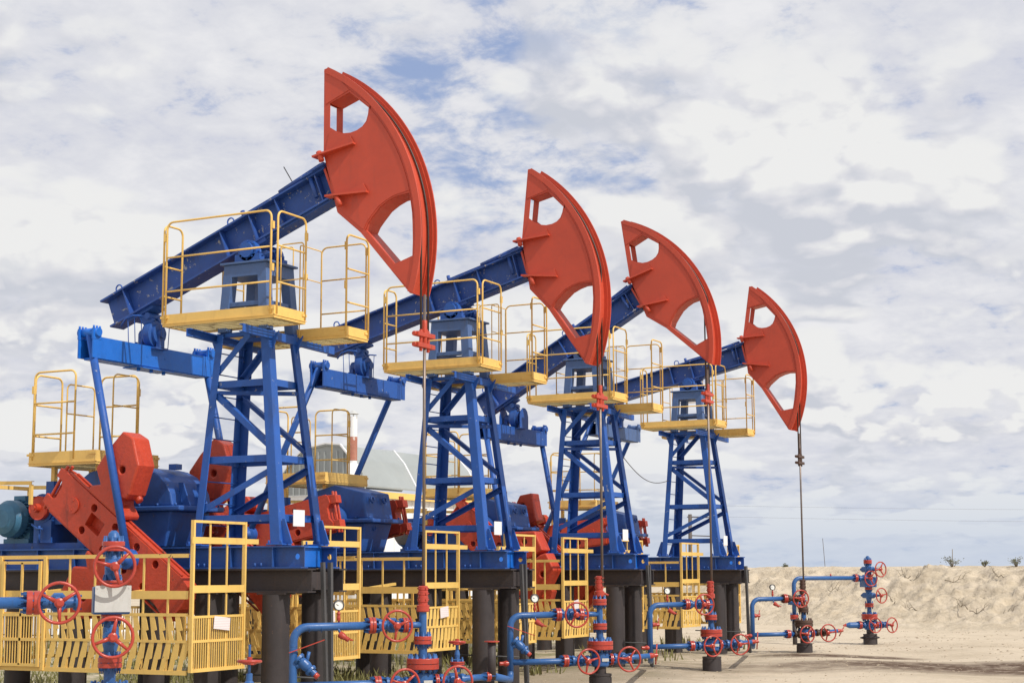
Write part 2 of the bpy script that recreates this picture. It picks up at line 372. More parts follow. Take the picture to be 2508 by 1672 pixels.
    def build(s, name, mat, parent=None, bev=0.0, seg=2):
        me = bpy.data.meshes.new(name); me.from_pydata(s.v, [], s.f); me.update()
        bm = bmesh.new(); bm.from_mesh(me); bmesh.ops.remove_doubles(bm, verts=bm.verts, dist=1e-5) if False else None
        bmesh.ops.recalc_face_normals(bm, faces=bm.faces); bm.to_mesh(me); bm.free()
        me.polygons.foreach_set('use_smooth', s.sm[:len(me.polygons)])
        me.materials.append(mat)
        o = bpy.data.objects.new(name, me); COL.objects.link(o)
        if parent: o.parent = parent
        if bev > 0:
            md = o.modifiers.new('bevel', 'BEVEL'); md.width = bev; md.segments = seg; md.limit_method = 'ANGLE'; md.angle_limit = math.radians(40)
        return o
def thing(name, label, cat, loc=(0, 0, 0), group=None):
    o = bpy.data.objects.new(name, None); COL.objects.link(o); o.location = loc; o.empty_display_size = 0.2
    o['label'] = label; o['category'] = cat
    if group: o['group'] = group
    return o
def tag(o, label, cat, group=None):
    o['label'] = label; o['category'] = cat
    if group: o['group'] = group
    return o
def circ(cx, cy, r, n=14, sx=1, sy=1): return [(cx+r*sx*math.cos(2*math.pi*i/n), cy+r*sy*math.sin(2*math.pi*i/n)) for i in range(n)]

# ------------------------------------------------------------------ pump jack
PIV = (0.03, 5.69)          # pivot in the x-z plane of the unit
A1 = math.radians(21.66)    # beam angle of the nearest unit, in which the head was measured
YC = -0.055                 # centre plane of beam and head
def canon(x, z):
    dx, dz = x-PIV[0], z-PIV[1]
    return (dx*math.cos(A1)+dz*math.sin(A1), -dx*math.sin(A1)+dz*math.cos(A1))
UH = [canon(*p) for p in [(1.21, 7.46), (1.21, 7.15), (1.31, 7.085), (1.41, 7.045), (1.51, 7.04), (1.61, 7.06), (1.69, 7.10), (1.745, 7.16), (1.77, 7.24), (1.78, 7.33), (1.5, 7.56)]]
LH = [canon(*p) for p in [(1.74, 5.79), (1.78, 5.87), (1.85, 5.95), (1.95, 6.055), (2.06, 6.12), (2.17, 6.165), (2.38, 6.19), (2.405, 6.0), (2.415, 5.80), (2.42, 5.6), (2.415, 5.41), (2.16, 5.33)]]
def arcpts(r, a0, a1, n=26): return [(r*math.cos(math.radians(a0+(a1-a0)*i/n)), r*math.sin(math.radians(a0+(a1-a0)*i/n))) for i in range(n+1)]
BACK = [(1.83, 1.66), (1.44, 0.66), (1.35, -0.14), (1.56, -0.53), (1.915, -1.54)]
SHAFT = (-1.95, 2.50)
WEIGHTS = {1: {-1: ((1, 0.0, 1), (-1, 0.44, 1)), 1: ((1, -0.1, 1), (-1, 0.44, 1))}, 2: {-1: ((1, 0.3, 0.9), (-1, 1.0, 0.35)), 1: ((1, 0.3, 0.9), (-1, 1.0, 0.35))},
           3: {}, 4: {-1: ((1, 0.3, 0.9), (-1, 1.0, 0.3)), 1: ((1, 0.3, 0.9), (-1, 1.0, 0.3))}}
W3N = [([(-1.051, 2.376), (-0.566, 2.386), (-0.406, 2.05), (-0.693, 1.894), (-1.052, 2.015)], (-0.77, 2.2)),
       ([(-0.678, 1.818), (-0.46, 1.968), (-0.344, 2.001), (-0.186, 1.699), (-0.341, 1.42), (-0.419, 1.215), (-0.604, 1.215), (-0.68, 1.461)], (-0.41, 1.625))]
W3F = [([(-1.833, 3.13), (-1.581, 3.169), (-1.5, 2.735), (-1.467, 2.64), (-1.651, 2.55), (-1.886, 2.65), (-1.935, 2.937)], (-1.77, 2.93))]

def make_jack(jx, jy, beam_deg, crank_deg, style, label, car_z, rodx, eqmat, wshift=0.0):
    root = thing('pump_jack', label, 'pump jack', (jx, jy, 0), 'pump jacks standing in a row')
    ba = math.radians(beam_deg); cb, sb = math.cos(ba), math.sin(ba)
    def B(u, v, y): return V(PIV[0]+u*cb-v*sb, y, PIV[1]+u*sb+v*cb)
    ub = V(-sb, 0, cb); db = V(cb, 0, sb)
    # ---- skid
    sk = MB()
    for y, x1 in ((-0.45, 1.09), (0.42, 0.97)):
        sk.bar((-4.4, y, 1.97), (x1, y, 1.97), 0.15, 0.018); sk.bar((-4.4, y, 1.719), (x1, y, 1.719), 0.15, 0.018)
        xh = x1-0.10
        sk.prism([(-4.4, 1.728), (x1, 1.728), (x1, 1.961), (-4.4, 1.961)], [circ(xh, 1.85, 0.036)], lambda u, v, d, y=y: V(u, y+d, v), -0.008, 0.008)
        for i in range(9): sk.box(0.67-i*0.62-0.006, 0.67-i*0.62+0.006, y-0.07, y-0.0085, 1.729, 1.96)
        for i in range(9): sk.box(0.67-i*0.62-0.006, 0.67-i*0.62+0.006, y+0.0085, y+0.07, 1.729, 1.96)
        for i in range(6):
            for s_ in (-0.045, 0.045): sk.tube((0.45-i*0.85+s_, y-0.05, 1.729), (0.45-i*0.85+s_, y-0.05, 1.775), 0.013, 6)
    for xx in (-4.2, -2.9, -1.3, -0.4): sk.bar((xx, -0.44, 1.85), (xx, 0.41, 1.85), 0.10, 0.22)
    sk.bar((-4.3, -0.3, 2.02), (-2.4, -0.3, 2.02), 0.12, 0.08); sk.bar((-4.3, 0.3, 2.02), (-2.4, 0.3, 2.02), 0.12, 0.08)
    sko = sk.build('skid_frame', BLUED, root)
    MB().box(0.74, 0.765, -0.44, 0.41, 1.729, 1.96).box(0.70, 0.80, -0.36, 0.34, 1.962, 1.985).build('front_crossbeam', BLUEB, sko)
    # ---- tower
    zb, zt = 1.985, 4.64
    LEG = {(1, -1): ((0.70, -0.43), (0.34, -0.24)), (-1, -1): ((-0.50, -0.43), (-0.35, -0.24)), (1, 1): ((0.70, 0.37), (0.34, 0.27)), (-1, 1): ((-0.55, 0.37), (-0.35, 0.27))}
    def lp(k, z):
        (x0, y0), (x1, y1) = LEG[k]; t = (z-zb)/(zt-zb); return V(x0+(x1-x0)*t, y0+(y1-y0)*t, z)
    tw = MB()
    for z in (4.00, 3.05, 2.32):
        for sy in (-1, 1): tw.angle(lp((-1, sy), z), lp((1, sy), z), 0.085, 0.012, None, -sy)
        for sx in (-1, 1): tw.angle(lp((sx, -1), z), lp((sx, 1), z), 0.085, 0.012, None, sx)
        if z > 3.9: tw.bar(lp((-1, -1), z-0.1), lp((1, 1), z-0.1), 0.05, 0.05)
    for sy in (-1, 1):
        for (z0, z1, fl) in ((4.62, 4.14, 0.62), (3.88, 3.16, 1.0), (2.92, 2.42, -1.0)):
            if fl == 1.0: a, b = lp((-1, sy), z0), lp((1, sy), z1)
            elif fl == -1.0: a, b = lp((1, sy), z0), lp((-1, sy), z1)
            else: a = lp((-1, sy), z0)*0.38 + lp((1, sy), z0)*0.62; b = lp((-1, sy), z1)
            off = V(0, sy*0.012, 0); tw.angle(a+off, b+off, 0.075, 0.012, None, -sy if b.x > a.x else sy)
    twr = tw.build('tower', BLUE, root)
    for k in LEG:
        l = MB(); w = 0.145 if k[0] > 0 else 0.115
        if k == (-1, 1): w = 0.15
        sx, sy = k; t_ = 0.016
        def ang(z, ww):
            q = lp(k, z); cx, cy = q.x+sx*ww/2, q.y+sy*ww/2
            return [(cx-sx*ww, cy, z), (cx, cy, z), (cx, cy-sy*t_, z), (cx-sx*ww, cy-sy*t_, z)], [(cx, cy-sy*t_, z), (cx, cy-sy*ww, z), (cx-sx*t_, cy-sy*ww, z), (cx-sx*t_, cy-sy*t_, z)]
        lo_, hi_ = ang(zb, w), ang(zt, w*0.86)
        for i_ in (0, 1): l.hexa(lo_[i_]+hi_[i_])
        p = lp(k, zb); sx = k[0]
        l.box(p.x-0.12, p.x+0.12, p.y-0.1, p.y+0.1, zb-0.0, zb+0.022)
        l.prism([(0, 0), (0.20, 0), (0.05, 0.30), (0, 0.30)], [], lambda u, v, d: V(p.x+sx*(0.05+u*0.75), p.y+d, zb+0.02+v), -0.01, 0.01)
        for ax in (-0.09, 0.09):
            for ay in (-0.08, 0.08): l.tube((p.x+ax, p.y+ay, zb+0.02), (p.x+ax, p.y+ay, zb+0.06), 0.014, 6)
        q = lp(k, 4.52)
        l.prism([(0, 0), (0.14, 0.12), (0.14, 0.10), (0.02, -0.2)], [], lambda u, v, d: V(q.x+sx*(0.03+u), q.y+d, q.z+v), -0.008, 0.008)
        l.build('leg', BLUE, twr, 0.006)
    ld = MB()
    for i in range(9):
        z = 2.25+i*0.27; a, b = lp((-1, -1), z), lp((-1, 1), z); ld.tube(a-V(.03, 0, 0), b-V(.03, 0, 0), 0.008, 6)
    ld.build('ladder_rung', BLUED, twr)
    sp = MB()
    sp.channel((0.42, -0.86, 4.60), (0.42, 1.14, 4.55), 0.10, 0.06, 0.012, side=1)
    sp.channel((-0.42, -0.86, 4.60), (-0.42, 0.86, 4.55), 0.10, 0.06, 0.012, side=-1)
    sp.bar((-0.42, -0.22, 4.63), (0.42, -0.22, 4.63), 0.08, 0.05); sp.bar((-0.42, 0.26, 4.63), (0.42, 0.26, 4.63), 0.08, 0.05)
    sp.build('platform_bearer', BLUE, root)
    # ---- saddle post
    sd = MB(); y0, y1 = -0.27, 0.34
    def taper(z): t = (z-4.66)/(5.55-4.66); return 0.385-0.065*t, y0-0.03*(1-t), y1+0.05*(1-t)
    for sx in (-1, 1):
        for ysel in (0, 1):
            P = []
            for z in (4.66, 5.40):
                hx, a, b = taper(z); xa, xb = sx*hx, sx*(hx-0.135)
                ya, yb = (a, a+0.13) if ysel == 0 else (b-0.13, b)
                P += [(min(xa, xb), ya, z), (max(xa, xb), ya, z), (max(xa, xb), yb, z), (min(xa, xb), yb, z)]
            sd.hexa(P)
    hx, a, b = taper(5.40); h2, a2, b2 = taper(5.52)
    sd.hexa([(-hx, a, 5.36), (hx, a, 5.36), (hx, b, 5.36), (-hx, b, 5.36), (-h2, a2, 5.52), (h2, a2, 5.52), (h2, b2, 5.52), (-h2, b2, 5.52)])
    sd.box(-0.37, 0.37, y0-0.03, y1+0.03, 5.522, 5.55)
    sd.box(-0.25, 0.25, y0+0.0, y0+0.08, 4.98, 5.04); sd.box(-0.25, 0.25, y1-0.08, y1, 4.98, 5.04)
    sd.box(0.27, 0.35, -0.14, 0.2, 4.98, 5.04); sd.box(-0.35, -0.27, -0.14, 0.2, 4.98, 5.04)
    sdo = sd.build('saddle_post', BLUEG if style != 3 else BLUEG, root, 0.006)
    bg = MB()
    for yy in (-0.30, 0.20):
        bg.lathe((PIV[0], yy, PIV[1]), (0, 1, 0), [(0, 0), (0.095, 0), (0.10, 0.015), (0.10, 0.03), (0.135, 0.03), (0.135, 0.14), (0.09, 0.14), (0.09, 0.2)], 22)
        bg.box(PIV[0]-0.19, PIV[0]+0.19, yy+0.03, yy+0.14, 5.551, 5.64)
        bg.bolts((PIV[0], yy+0.03, PIV[1]), (0, -1, 0), 0.115, 8, 0.010, 0, 0.011)
        for bx in (-0.16, 0.16): bg.tube((PIV[0]+bx, yy+0.085, 5.64), (PIV[0]+bx, yy+0.085, 5.69), 0.018, 6)
    bg.tube((PIV[0], -0.2, PIV[1]), (PIV[0], 0.25, PIV[1]), 0.07, 14)
    bg.tube((0.26, y0, 5.60), (0.50, -0.33, 5.63), 0.012, 6)
    bg.build('saddle_bearing', BLUE if style != 3 else BLUEG, root)
    # ---- walking beam
    wb = MB(); v0, v1, ue = 0.085, 0.50, 1.37
    wb.bar(B(-2.44, v1-0.012, YC), B(ue, v1-0.012, YC), 0.27, 0.024, ub)
    wb.bar(B(-2.40, v0+0.012, YC), B(ue, v0+0.012, YC), 0.27, 0.024, ub)
    wb.bar(B(-2.41, (v0+v1)/2, YC), B(ue, (v0+v1)/2, YC), 0.02, v1-v0-0.05, ub)
    for u in (-2.05, -0.36, 0.12, 0.55, 1.20):
        for s_ in (-1, 1): wb.bar(B(u, v0+0.026, YC+s_*0.065), B(u, v1-0.026, YC+s_*0.065), 0.10, 0.014, V(cb, 0, sb)) if False else wb.hexa([B(u-0.008, v0+0.025, YC+s_*0.012), B(u+0.008, v0+0.025, YC+s_*0.012), B(u+0.008, v0+0.025, YC+s_*0.125), B(u-0.008, v0+0.025, YC+s_*0.125), B(u-0.008, v1-0.025, YC+s_*0.012), B(u+0.008, v1-0.025, YC+s_*0.012), B(u+0.008, v1-0.025, YC+s_*0.125), B(u-0.008, v1-0.025, YC+s_*0.125)])
    wb.bar(B(0.1, v0-0.014, YC), B(ue-0.05, v0-0.014, YC), 0.20, 0.026, ub)
    wb.bar(B(-0.25, v0-0.025, YC), B(0.25, v0-0.025, YC), 0.24, 0.05, ub)
    wbo = wb.build('walking_beam', BLUEW, root)
    for u in (-2.15, -0.2): 
        MB().path(fillet([B(u-0.05, v1, YC-0.05), B(u-0.05, v1+0.10, YC-0.05), B(u+0.05, v1+0.10, YC-0.05), B(u+0.05, v1, YC-0.05)], 0.05, 5), 0.010, 6).build('lifting_eye', BLUE, wbo)
    hy = MB(); hy.tube(B(0.62, v1+0.045, YC-0.06), B(1.30, v1+0.075, YC-0.06), 0.032, 10); hy.box(0, 0, 0, 0, 0, 0) if False else None
    hy.bar(B(0.02, v1+0.02, YC-0.06), B(0.62, v1+0.02, YC-0.06), 0.05, 0.035, ub); hy.tube(B(0.02, v1+0.0, YC-0.06), B(0.02, v1+0.09, YC-0.06), 0.03, 8)
    hy.build('locking_strut', BLUEW, wbo)
    cp = MB(); cp.bar(B(1.02, v1+0.012, YC), B(ue+0.02, v1+0.012, YC), 0.33, 0.022, ub); cp.bar(B(ue-0.06, v1+0.02, YC-0.19), B(ue-0.06, v1+0.02, YC+0.19), 0.2, 0.03, ub)
    cp.tube(B(1.12, 0.2, YC-0.10), B(1.12, 0.47, YC-0.10), 0.03, 8)
    cp.build('beam_end_cap', BLUEW, wbo)
    if style in (1, 3): MB().tube(B(0.83, v1, YC), B(0.76, v1+0.36, YC), 0.007, 5).build('latch_handle', DGREY, wbo)
    # ---- horse head
    yn, yf = YC-0.150, YC+0.150
    hd = MB()
    outer = BACK[::-1][:0] + [BACK[0]] + arcpts(2.50, 41.4, -38.6, 30) + [BACK[4], BACK[3], BACK[2], BACK[1]]
    fn = lambda u, v, d: B(u, v, d)
    hd.prism(outer, [UH, LH], fn, yn, yn+0.011)
    hd.prism(outer, [UH, LH], fn, yf-0.014, yf)
    def ribbon(pts, ya, yb, th=0.012, closed=False):
        pts2 = pts + ([pts[0]] if closed else [])
        for i in range(len(pts2)-1):
            p, q = pts2[i], pts2[i+1]
            dx, dz = q[0]-p[0], q[1]-p[1]; L_ = math.hypot(dx, dz)
            if L_ < 1e-5: continue
            nx, nz = -dz/L_*th/2, dx/L_*th/2
            hd.hexa([B(p[0]-nx, p[1]-nz, ya), B(q[0]-nx, q[1]-nz, ya), B(q[0]-nx, q[1]-nz, yb), B(p[0]-nx, p[1]-nz, yb),
                     B(p[0]+nx, p[1]+nz, ya), B(q[0]+nx, q[1]+nz, ya), B(q[0]+nx, q[1]+nz, yb), B(p[0]+nx, p[1]+nz, yb)])
    ya, yb = yn+0.015, yf-0.015
    ribbon(UH[2:]+[UH[0]], ya, yb); ribbon(LH, ya, yb, closed=True)
    ribbon(arcpts(2.44, 41.2, -38.4, 30), ya, yb)
    ribbon([BACK[1], BACK[2], BACK[3], BACK[4]], ya, yb); ribbon([(BACK[0][0]+0.01, BACK[0][1]-0.01), (BACK[0][0]*0.6+BACK[1][0]*0.4, BACK[0][1]*0.6+BACK[1][1]*0.4)], ya, yb)
    hdo = hd.build('horse_head', ORANGE, root)
    # rolled rims either side of the rope groove, stiffening cover strips on the near plate
    for (yo0, yo1, rr) in ((yn-0.022, yn-0.001, 2.515), (yf+0.001, yf+0.022, 2.545)):
        rm = MB(); A = arcpts(rr, 41.0, -38.6, 30); Bq = arcpts(2.435, 41.0, -38.6, 30)
        for i in range(30):
            a, b, c, d_ = A[i], A[i+1], Bq[i+1], Bq[i]
            rm.hexa([B(*d_, yo0), B(*c, yo0), B(*c, yo1), B(*d_, yo1), B(*a, yo0), B(*b, yo0), B(*b, yo1), B(*a, yo1)])
        rm.build('rim', ORANGE, hdo)
    for (yo, sgn) in ((yn, -1), (yf, 1)):
        cv = MB()
        def plate(poly): cv.prism(poly, [], lambda u, v, d: B(u, v, d), min(yo+sgn*0.001, yo+sgn*0.008), max(yo+sgn*0.001, yo+sgn*0.008))
        a = arcpts(2.40, 31.5, -17.5, 18)
        midc = [(UH[-2][0]+0.03, UH[-2][1]+0.02)] + a + [(LH[6][0]+0.0, LH[6][1]+0.03)] + [(p[0]-0.008, p[1]+0.018) for p in LH[5::-1]] + [(1.60, -0.50), (1.385, -0.10), (1.46, 0.64), (UH[1][0]-0.02, UH[1][1]-0.06)] + [(p[0]+0.01, p[1]-0.02) for p in UH[2:9]]
        plate(midc)
        plate([(BACK[0][0]-0.005, BACK[0][1]-0.02), (1.93, 1.555), (UH[-1][0]+0.01, UH[-1][1]+0.03), (UH[0][0]-0.06, UH[0][1]+0.015)])
        plate([(LH[-1][0]-0.05, LH[-1][1]-0.06), (LH[-2][0]+0.03, LH[-2][1]+0.0), (2.00, -1.50), (1.93, -1.50)])
        cv.build('cover_plate', ORANGE, hdo)
    for (a0, a1, fin, lug) in (((1.33, 0.63), (1.90, 0.535), [(1.42, 0.625), (1.895, 0.545), (1.875, 0.66)], (1.42, 0.60)), ((1.32, 0.075), (1.85, -0.125), [(1.40, 0.05), (1.85, -0.12), (1.83, 0.005)], (1.46, -0.06))):
        dx, dz = a1[0]-a0[0], a1[1]-a0[1]; L_ = math.hypot(dx, dz); nx, nz = -dz/L_*0.012, dx/L_*0.012
        for (yo, sgn) in ((yn, -1), (yf, 1)):
            br = MB()
            P = [(0, 0.0), (1, 0.0), (1, 0.075), (0.25, 0.13), (0, 0.13)]
            pt = lambda t, y, k: B(a0[0]+dx*t+k*nx, a0[1]+dz*t+k*nz, yo+sgn*y)
            vs = [pt(t, y, -1) for t, y in P] + [pt(t, y, 1) for t, y in P]; n_ = 5
            br.add(vs, [list(range(n_))[::-1], [i+n_ for i in range(n_)]] + [[i, (i+1) % n_, n_+(i+1) % n_, n_+i] for i in range(n_)])
            br.prism(fin, [], lambda u, v, d: B(u, v, d), min(yo+sgn*0.022, yo+sgn*0.034), max(yo+sgn*0.022, yo+sgn*0.034))
            br.tube(B(lug[0], lug[1]-0.07, yo+sgn*0.085), B(lug[0], lug[1]+0.06, yo+sgn*0.085), 0.036, 10)
            br.build('hinge_bracket', ORANGE, hdo)
    MB().bar(B(1.385, 0.02, yn+0.02), B(1.44, 0.62, yn+0.02), 0.03, 0.02, (0, 1, 0)).bar(B(1.36, 0.30, YC-0.12), B(1.36, 0.30, YC+0.12), 0.03, 0.4, ub).build('hinge_plate', ORANGE, hdo)
    # ---- bridle ropes, carrier, rod
    xr = rodx; cbz = car_z
    for yo in (-0.085, 0.085):
        r = 2.468; pts = []
        a_end = math.degrees(math.acos(min(1, (xr-PIV[0])/r)))if (xr-PIV[0]) < r else 0.0
        for i in range(30):
            ang = beam_deg+41-(beam_deg+41-a_end)*i/29 if True else 0
            pts.append(V(PIV[0]+r*math.cos(math.radians(ang)), YC+yo, PIV[1]+r*math.sin(math.radians(ang))))
        pts.append(V(xr, YC+yo, cbz-0.10))
        MB().path(pts, 0.013, 6).build('bridle_rope', CABLE, root)
    cbm = MB()
    for z in (cbz+0.06, cbz-0.07):
        cbm.bar((xr, YC-0.20, z), (xr, YC+0.20, z), 0.075, 0.055); cbm.tube((xr-0.02, YC-0.22, z), (xr-0.02, YC-0.15, z), 0.03, 8)
    for yo in (-0.085, 0.085): cbm.tube((xr, YC+yo, cbz-0.14), (xr, YC+yo, cbz+0.12), 0.022, 8)
    cbm.tube((xr, YC, cbz-0.10), (xr, YC, cbz+0.24), 0.033, 10); cbm.tube((xr+0.03, YC, cbz+0.10), (xr-0.03, YC, cbz+0.10), 0.045, 8)
    cbm.build('carrier_bar', ORANGEC if style != 4 else RUST, root, 0.006)
    MB().tube((xr, YC, 1.45), (xr, YC, cbz+0.55), 0.0185, 10).build('polished_rod', ROD, root)
    # ---- equalizer
    T = B(-1.92, -0.228, 0.0); bx, bz = T.x, T.z; ex, ez = bx-0.05, bz-0.31
    eq = MB()
    for xs in (-0.125, 0.105): eq.box(ex+xs, ex+xs+0.02, -1.22, 1.22, ez-0.135, ez+0.135)
    eq.box(ex-0.104, ex+0.104, -1.12, 1.12, ez-0.15, ez-0.12); eq.box(ex-0.104, ex+0.104, -1.12, 1.12, ez+0.10, ez+0.12)
    eq.box(ex-0.14, ex+0.14, -0.35, 0.35, ez-0.165, ez-0.151)
    for k in (-0.18, 0.0, 0.18):
        eq.tube((ex+0.126, k, ez), (ex+0.128, k, ez), 0.02, 10); eq.tube((ex+0.04, k*1.4, ez-0.165), (ex+0.04, k*1.4, ez-0.20), 0.025, 6)
    eq.box(ex-0.10, ex-0.02, -0.01+0.0, 0.01, ez-0.13, ez+0.13)
    eqo = eq.build('equalizer', eqmat, root)
    for sy in (-1, 1):
        t = MB(); yy = sy*1.15
        for xs in (-0.125, 0.105): t.box(ex+xs-0.004, ex+xs+0.024, yy-0.075, yy+0.075, ez+0.10, ez+0.235)
        t.tube((ex-0.16, yy, ez+0.19), (ex+0.16, yy, ez+0.19), 0.055, 12)
        for xs in (-0.115, 0.115):
            for yo in (-0.055, 0.0, 0.055): t.tube((ex+xs, yy+yo, ez+0.23), (ex+xs, yy+yo, ez+0.27), 0.014, 6)
        t.build('wrist_block', eqmat, eqo)
    eb = MB()
    eb.lathe((bx-0.18, 0, bz), (1, 0, 0), [(0, 0), (0.07, 0), (0.075, 0.10), (0.12, 0.10), (0.12, 0.13), (0.165, 0.13), (0.175, 0.16), (0.175, 0.25), (0.13, 0.26), (0.13, 0.30), (0.06, 0.30), (0.06, 0.36), (0, 0.36)], 22)
    eb.box(bx-0.20, bx-0.14, -0.05, 0.05, bz-0.19, bz+0.02); eb.box(bx+0.10, bx+0.16, -0.05, 0.05, bz-0.19, bz+0.02)
    eb.box(bx-0.22, bx+0.16, -0.12, 0.12, bz-0.21, bz-0.185)
    for yo in (-0.09, 0.09): eb.tube((bx-0.19, yo, bz-0.2), (bx-0.19, yo, bz-0.10), 0.016, 6)
    q0 = B(-1.92, v0-0.02, 0.0)
    eb.bar((bx+0.02, -0.06, bz+0.12), (q0.x, -0.06, q0.z), 0.05, 0.16, (1, 0, 0)); eb.bar((bx+0.02, 0.06, bz+0.12), (q0.x, 0.06, q0.z), 0.05, 0.16, (1, 0, 0))
    eb.bar(B(-2.12, v0-0.02, YC+0.05), B(-1.70, v0-0.02, YC+0.05), 0.26, 0.04, ub)
    eb.tube(V(bx, -0.13, bz+0.235), V(bx, 0.13, bz+0.235), 0.045, 10)
    ebo = eb.build('tail_bearing', BLUED, root)
    if style == 3:
        for sx in (-0.24, 0.19):
            gd = MB(); gd.prism([(-0.17, -0.2), (0.17, -0.2), (0.17, 0.03), (0.13, 0.13), (0.05, 0.185), (-0.05, 0.185), (-0.13, 0.13), (-0.17, 0.03)], [], lambda u, v, d: V(bx+d, u, bz+v), sx-0.006, sx+0.006); gd.build('bearing_guard', BLUE, ebo)
    else:
        for yo in (-0.30, 0.28):
            gd = MB()
            for xs in (-0.17, -0.06, 0.05): gd.tube((bx+xs, yo, bz+0.20), (bx+xs, yo*0.9, bz-0.2), 0.006, 5)
            gd.path([V(bx-0.28, yo, bz+0.10), V(bx-0.2, yo, bz+0.19), V(bx-0.08, yo, bz+0.22), V(bx+0.09, yo, bz+0.20)], 0.012, 6)
            gd.build('bearing_guard', BLUE, ebo)
    # ---- cranks
    ca = math.radians(crank_deg); cc, cs = math.cos(ca), math.sin(ca)
    def K(u, v, y): return V(SHAFT[0]+u*cc-v*cs, y, SHAFT[1]+u*cs+v*cc)
    pin = K(1.16, 0, 0)
    for sy in (-1, 1):
        yo, yi = sy*1.09, sy*0.90
        pb = MB()
        top = V(ex, sy*1.15, ez+0.17); bot = V(pin.x, sy*1.15, pin.z)
        pb.tube(top, bot, 0.05, 12)
        pb.lathe((pin.x, sy*1.06, pin.z), (0, sy, 0), [(0, 0), (0.12, 0), (0.125, 0.03), (0.12, 0.13), (0.08, 0.15), (0.05, 0.19), (0, 0.19)], 18)
        pb.build('pitman_arm', BLUE, root)
        ck = MB(); fnk = lambda u, v, d: K(u, v, d)
        prof = [(-0.34, -0.27), (1.55, -0.27), (1.66, -0.19), (1.98, -0.27), (2.06, -0.27), (2.12, -0.05), (2.12, 0.1), (2.06, 0.24), (1.9, 0.27), (-0.34, 0.27), (-0.36, 0.16), (-0.30, 0.08), (-0.30, -0.08), (-0.36, -0.16)]
        hol = [circ(u, v, 0.05, 12) for u in (0.30, 0.72, 1.14, 1.5) for v in (0.165, -0.165)] + [[(0.30, 0.10), (0.30, -0.08), (0.56, -0.08), (0.56, 0.10)]]
        ck.prism(prof, hol, fnk, min(yo, yi), max(yo, yi))
        # web behind the square pocket, ribs along the edges
        ck.hexa([K(0.28, -0.1, sy*0.93), K(0.58, -0.1, sy*0.93), K(0.58, -0.1, sy*0.97), K(0.28, -0.1, sy*0.97), K(0.28, 0.12, sy*0.93), K(0.58, 0.12, sy*0.93), K(0.58, 0.12, sy*0.97), K(0.28, 0.12, sy*0.97)])
        for s2 in (-1, 1):
            for yq in (0.93, 1.06):
                ck.hexa([K(-0.3, s2*0.272, sy*(yq-0.018)), K(1.9, s2*0.272, sy*(yq-0.018)), K(1.9, s2*0.272, sy*(yq+0.018)), K(-0.3, s2*0.272, sy*(yq+0.018)), K(-0.3, s2*0.292, sy*(yq-0.018)), K(1.9, s2*0.292, sy*(yq-0.018)), K(1.9, s2*0.292, sy*(yq+0.018)), K(-0.3, s2*0.292, sy*(yq+0.018))])
        ck.lathe(K(0, 0, sy*1.085), (0, sy, 0), [(0.10, 0), (0.10, 0.025), (0, 0.025)], 20)
        ck.lathe(K(0, 0, sy*0.55), (0, sy, 0), [(0.10, 0), (0.10, 0.30), (0.19, 0.30), (0.19, 0.36)], 18)
        for du, dv in ((-0.02, 0.06), (0.03, -0.05)): ck.tube(K(du, dv, sy*1.11), K(du, dv, sy*1.118), 0.012, 8)
        cko = ck.build('crank', ORANGEC, root, 0.008)
        cl = MB()
        for s2 in (-1, 1):
            cl.hexa([K(-0.47, s2*0.13, sy*0.92), K(-0.33, s2*0.13, sy*0.92), K(-0.33, s2*0.13, sy*1.07), K(-0.47, s2*0.13, sy*1.07), K(-0.47, s2*0.25, sy*0.92), K(-0.33, s2*0.28, sy*0.92), K(-0.33, s2*0.28, sy*1.07), K(-0.47, s2*0.25, sy*1.07)])
        for yq in (0.955, 1.035): cl.tube(K(-0.41, -0.32, sy*yq), K(-0.41, 0.32, sy*yq), 0.022, 8)
        cl.build('clamp_bolt', ORANGEC, cko, 0.006)
        for s2, du, kv in WEIGHTS[style].get(sy, ()):
            wt = MB()
            poly = [(0.10, 0.36), (0.22, 0.46), (0.04, 0.58), (0.06, 0.88), (0.12, 1.18), (0.30, 1.20), (0.58, 0.98), (0.68, 0.62), (0.66, 0.54), (0.56, 0.48), (0.60, 0.42), (0.76, 0.36), (0.76, 0.295), (0.10, 0.295)]
            poly = [(u+du, s2*(0.295+(v-0.295)*kv)) for u, v in poly]
            wt.prism(poly, [circ(0.40+du, s2*(0.295+0.5*kv), 0.045, 12)], fnk, min(sy*1.12, sy*0.80), max(sy*1.12, sy*0.80))
            wt.tube(K(0.60+du, s2*0.58, sy*0.9), K(0.72+du, s2*0.55, sy*0.9), 0.05, 10) if kv == 1 else None
            wt.build('counterweight', ORANGEC, cko, 0.022)
        if style == 3:
            for poly, h in (W3N if sy < 0 else W3F):
                MB().prism(poly, [circ(h[0], h[1], 0.05, 12)], lambda u, v, d: V(u, d, v), min(sy*1.13, sy*0.79), max(sy*1.13, sy*0.79)).build('counterweight', ORANGEC, cko, 0.022)
    # ---- gearbox
    gb = MB()
    if style == 1:
        prof = [(-2.62, 2.50), (-2.58, 2.70), (-2.48, 2.86), (-2.32, 2.96), (-2.10, 3.0), (-1.50, 3.0), (-1.34, 2.965), (-1.20, 2.90), (-1.08, 2.80), (-0.99, 2.66), (-0.95, 2.50)]
    else:
        prof = [(-2.85, 2.50), (-2.72, 2.72), (-2.45, 2.92), (-2.0, 3.03), (-1.48, 2.91), (-1.40, 2.50)]
    gb.prism(prof, [], lambda u, v, d: V(u, d, v), -0.40, 0.40)
    x1 = prof[-1][0]+0.16; x0 = prof[0][0]-0.08
    gb.box(x0, x1, -0.46, 0.46, 2.435, 2.50)
    xa = prof[-1][0]-0.02
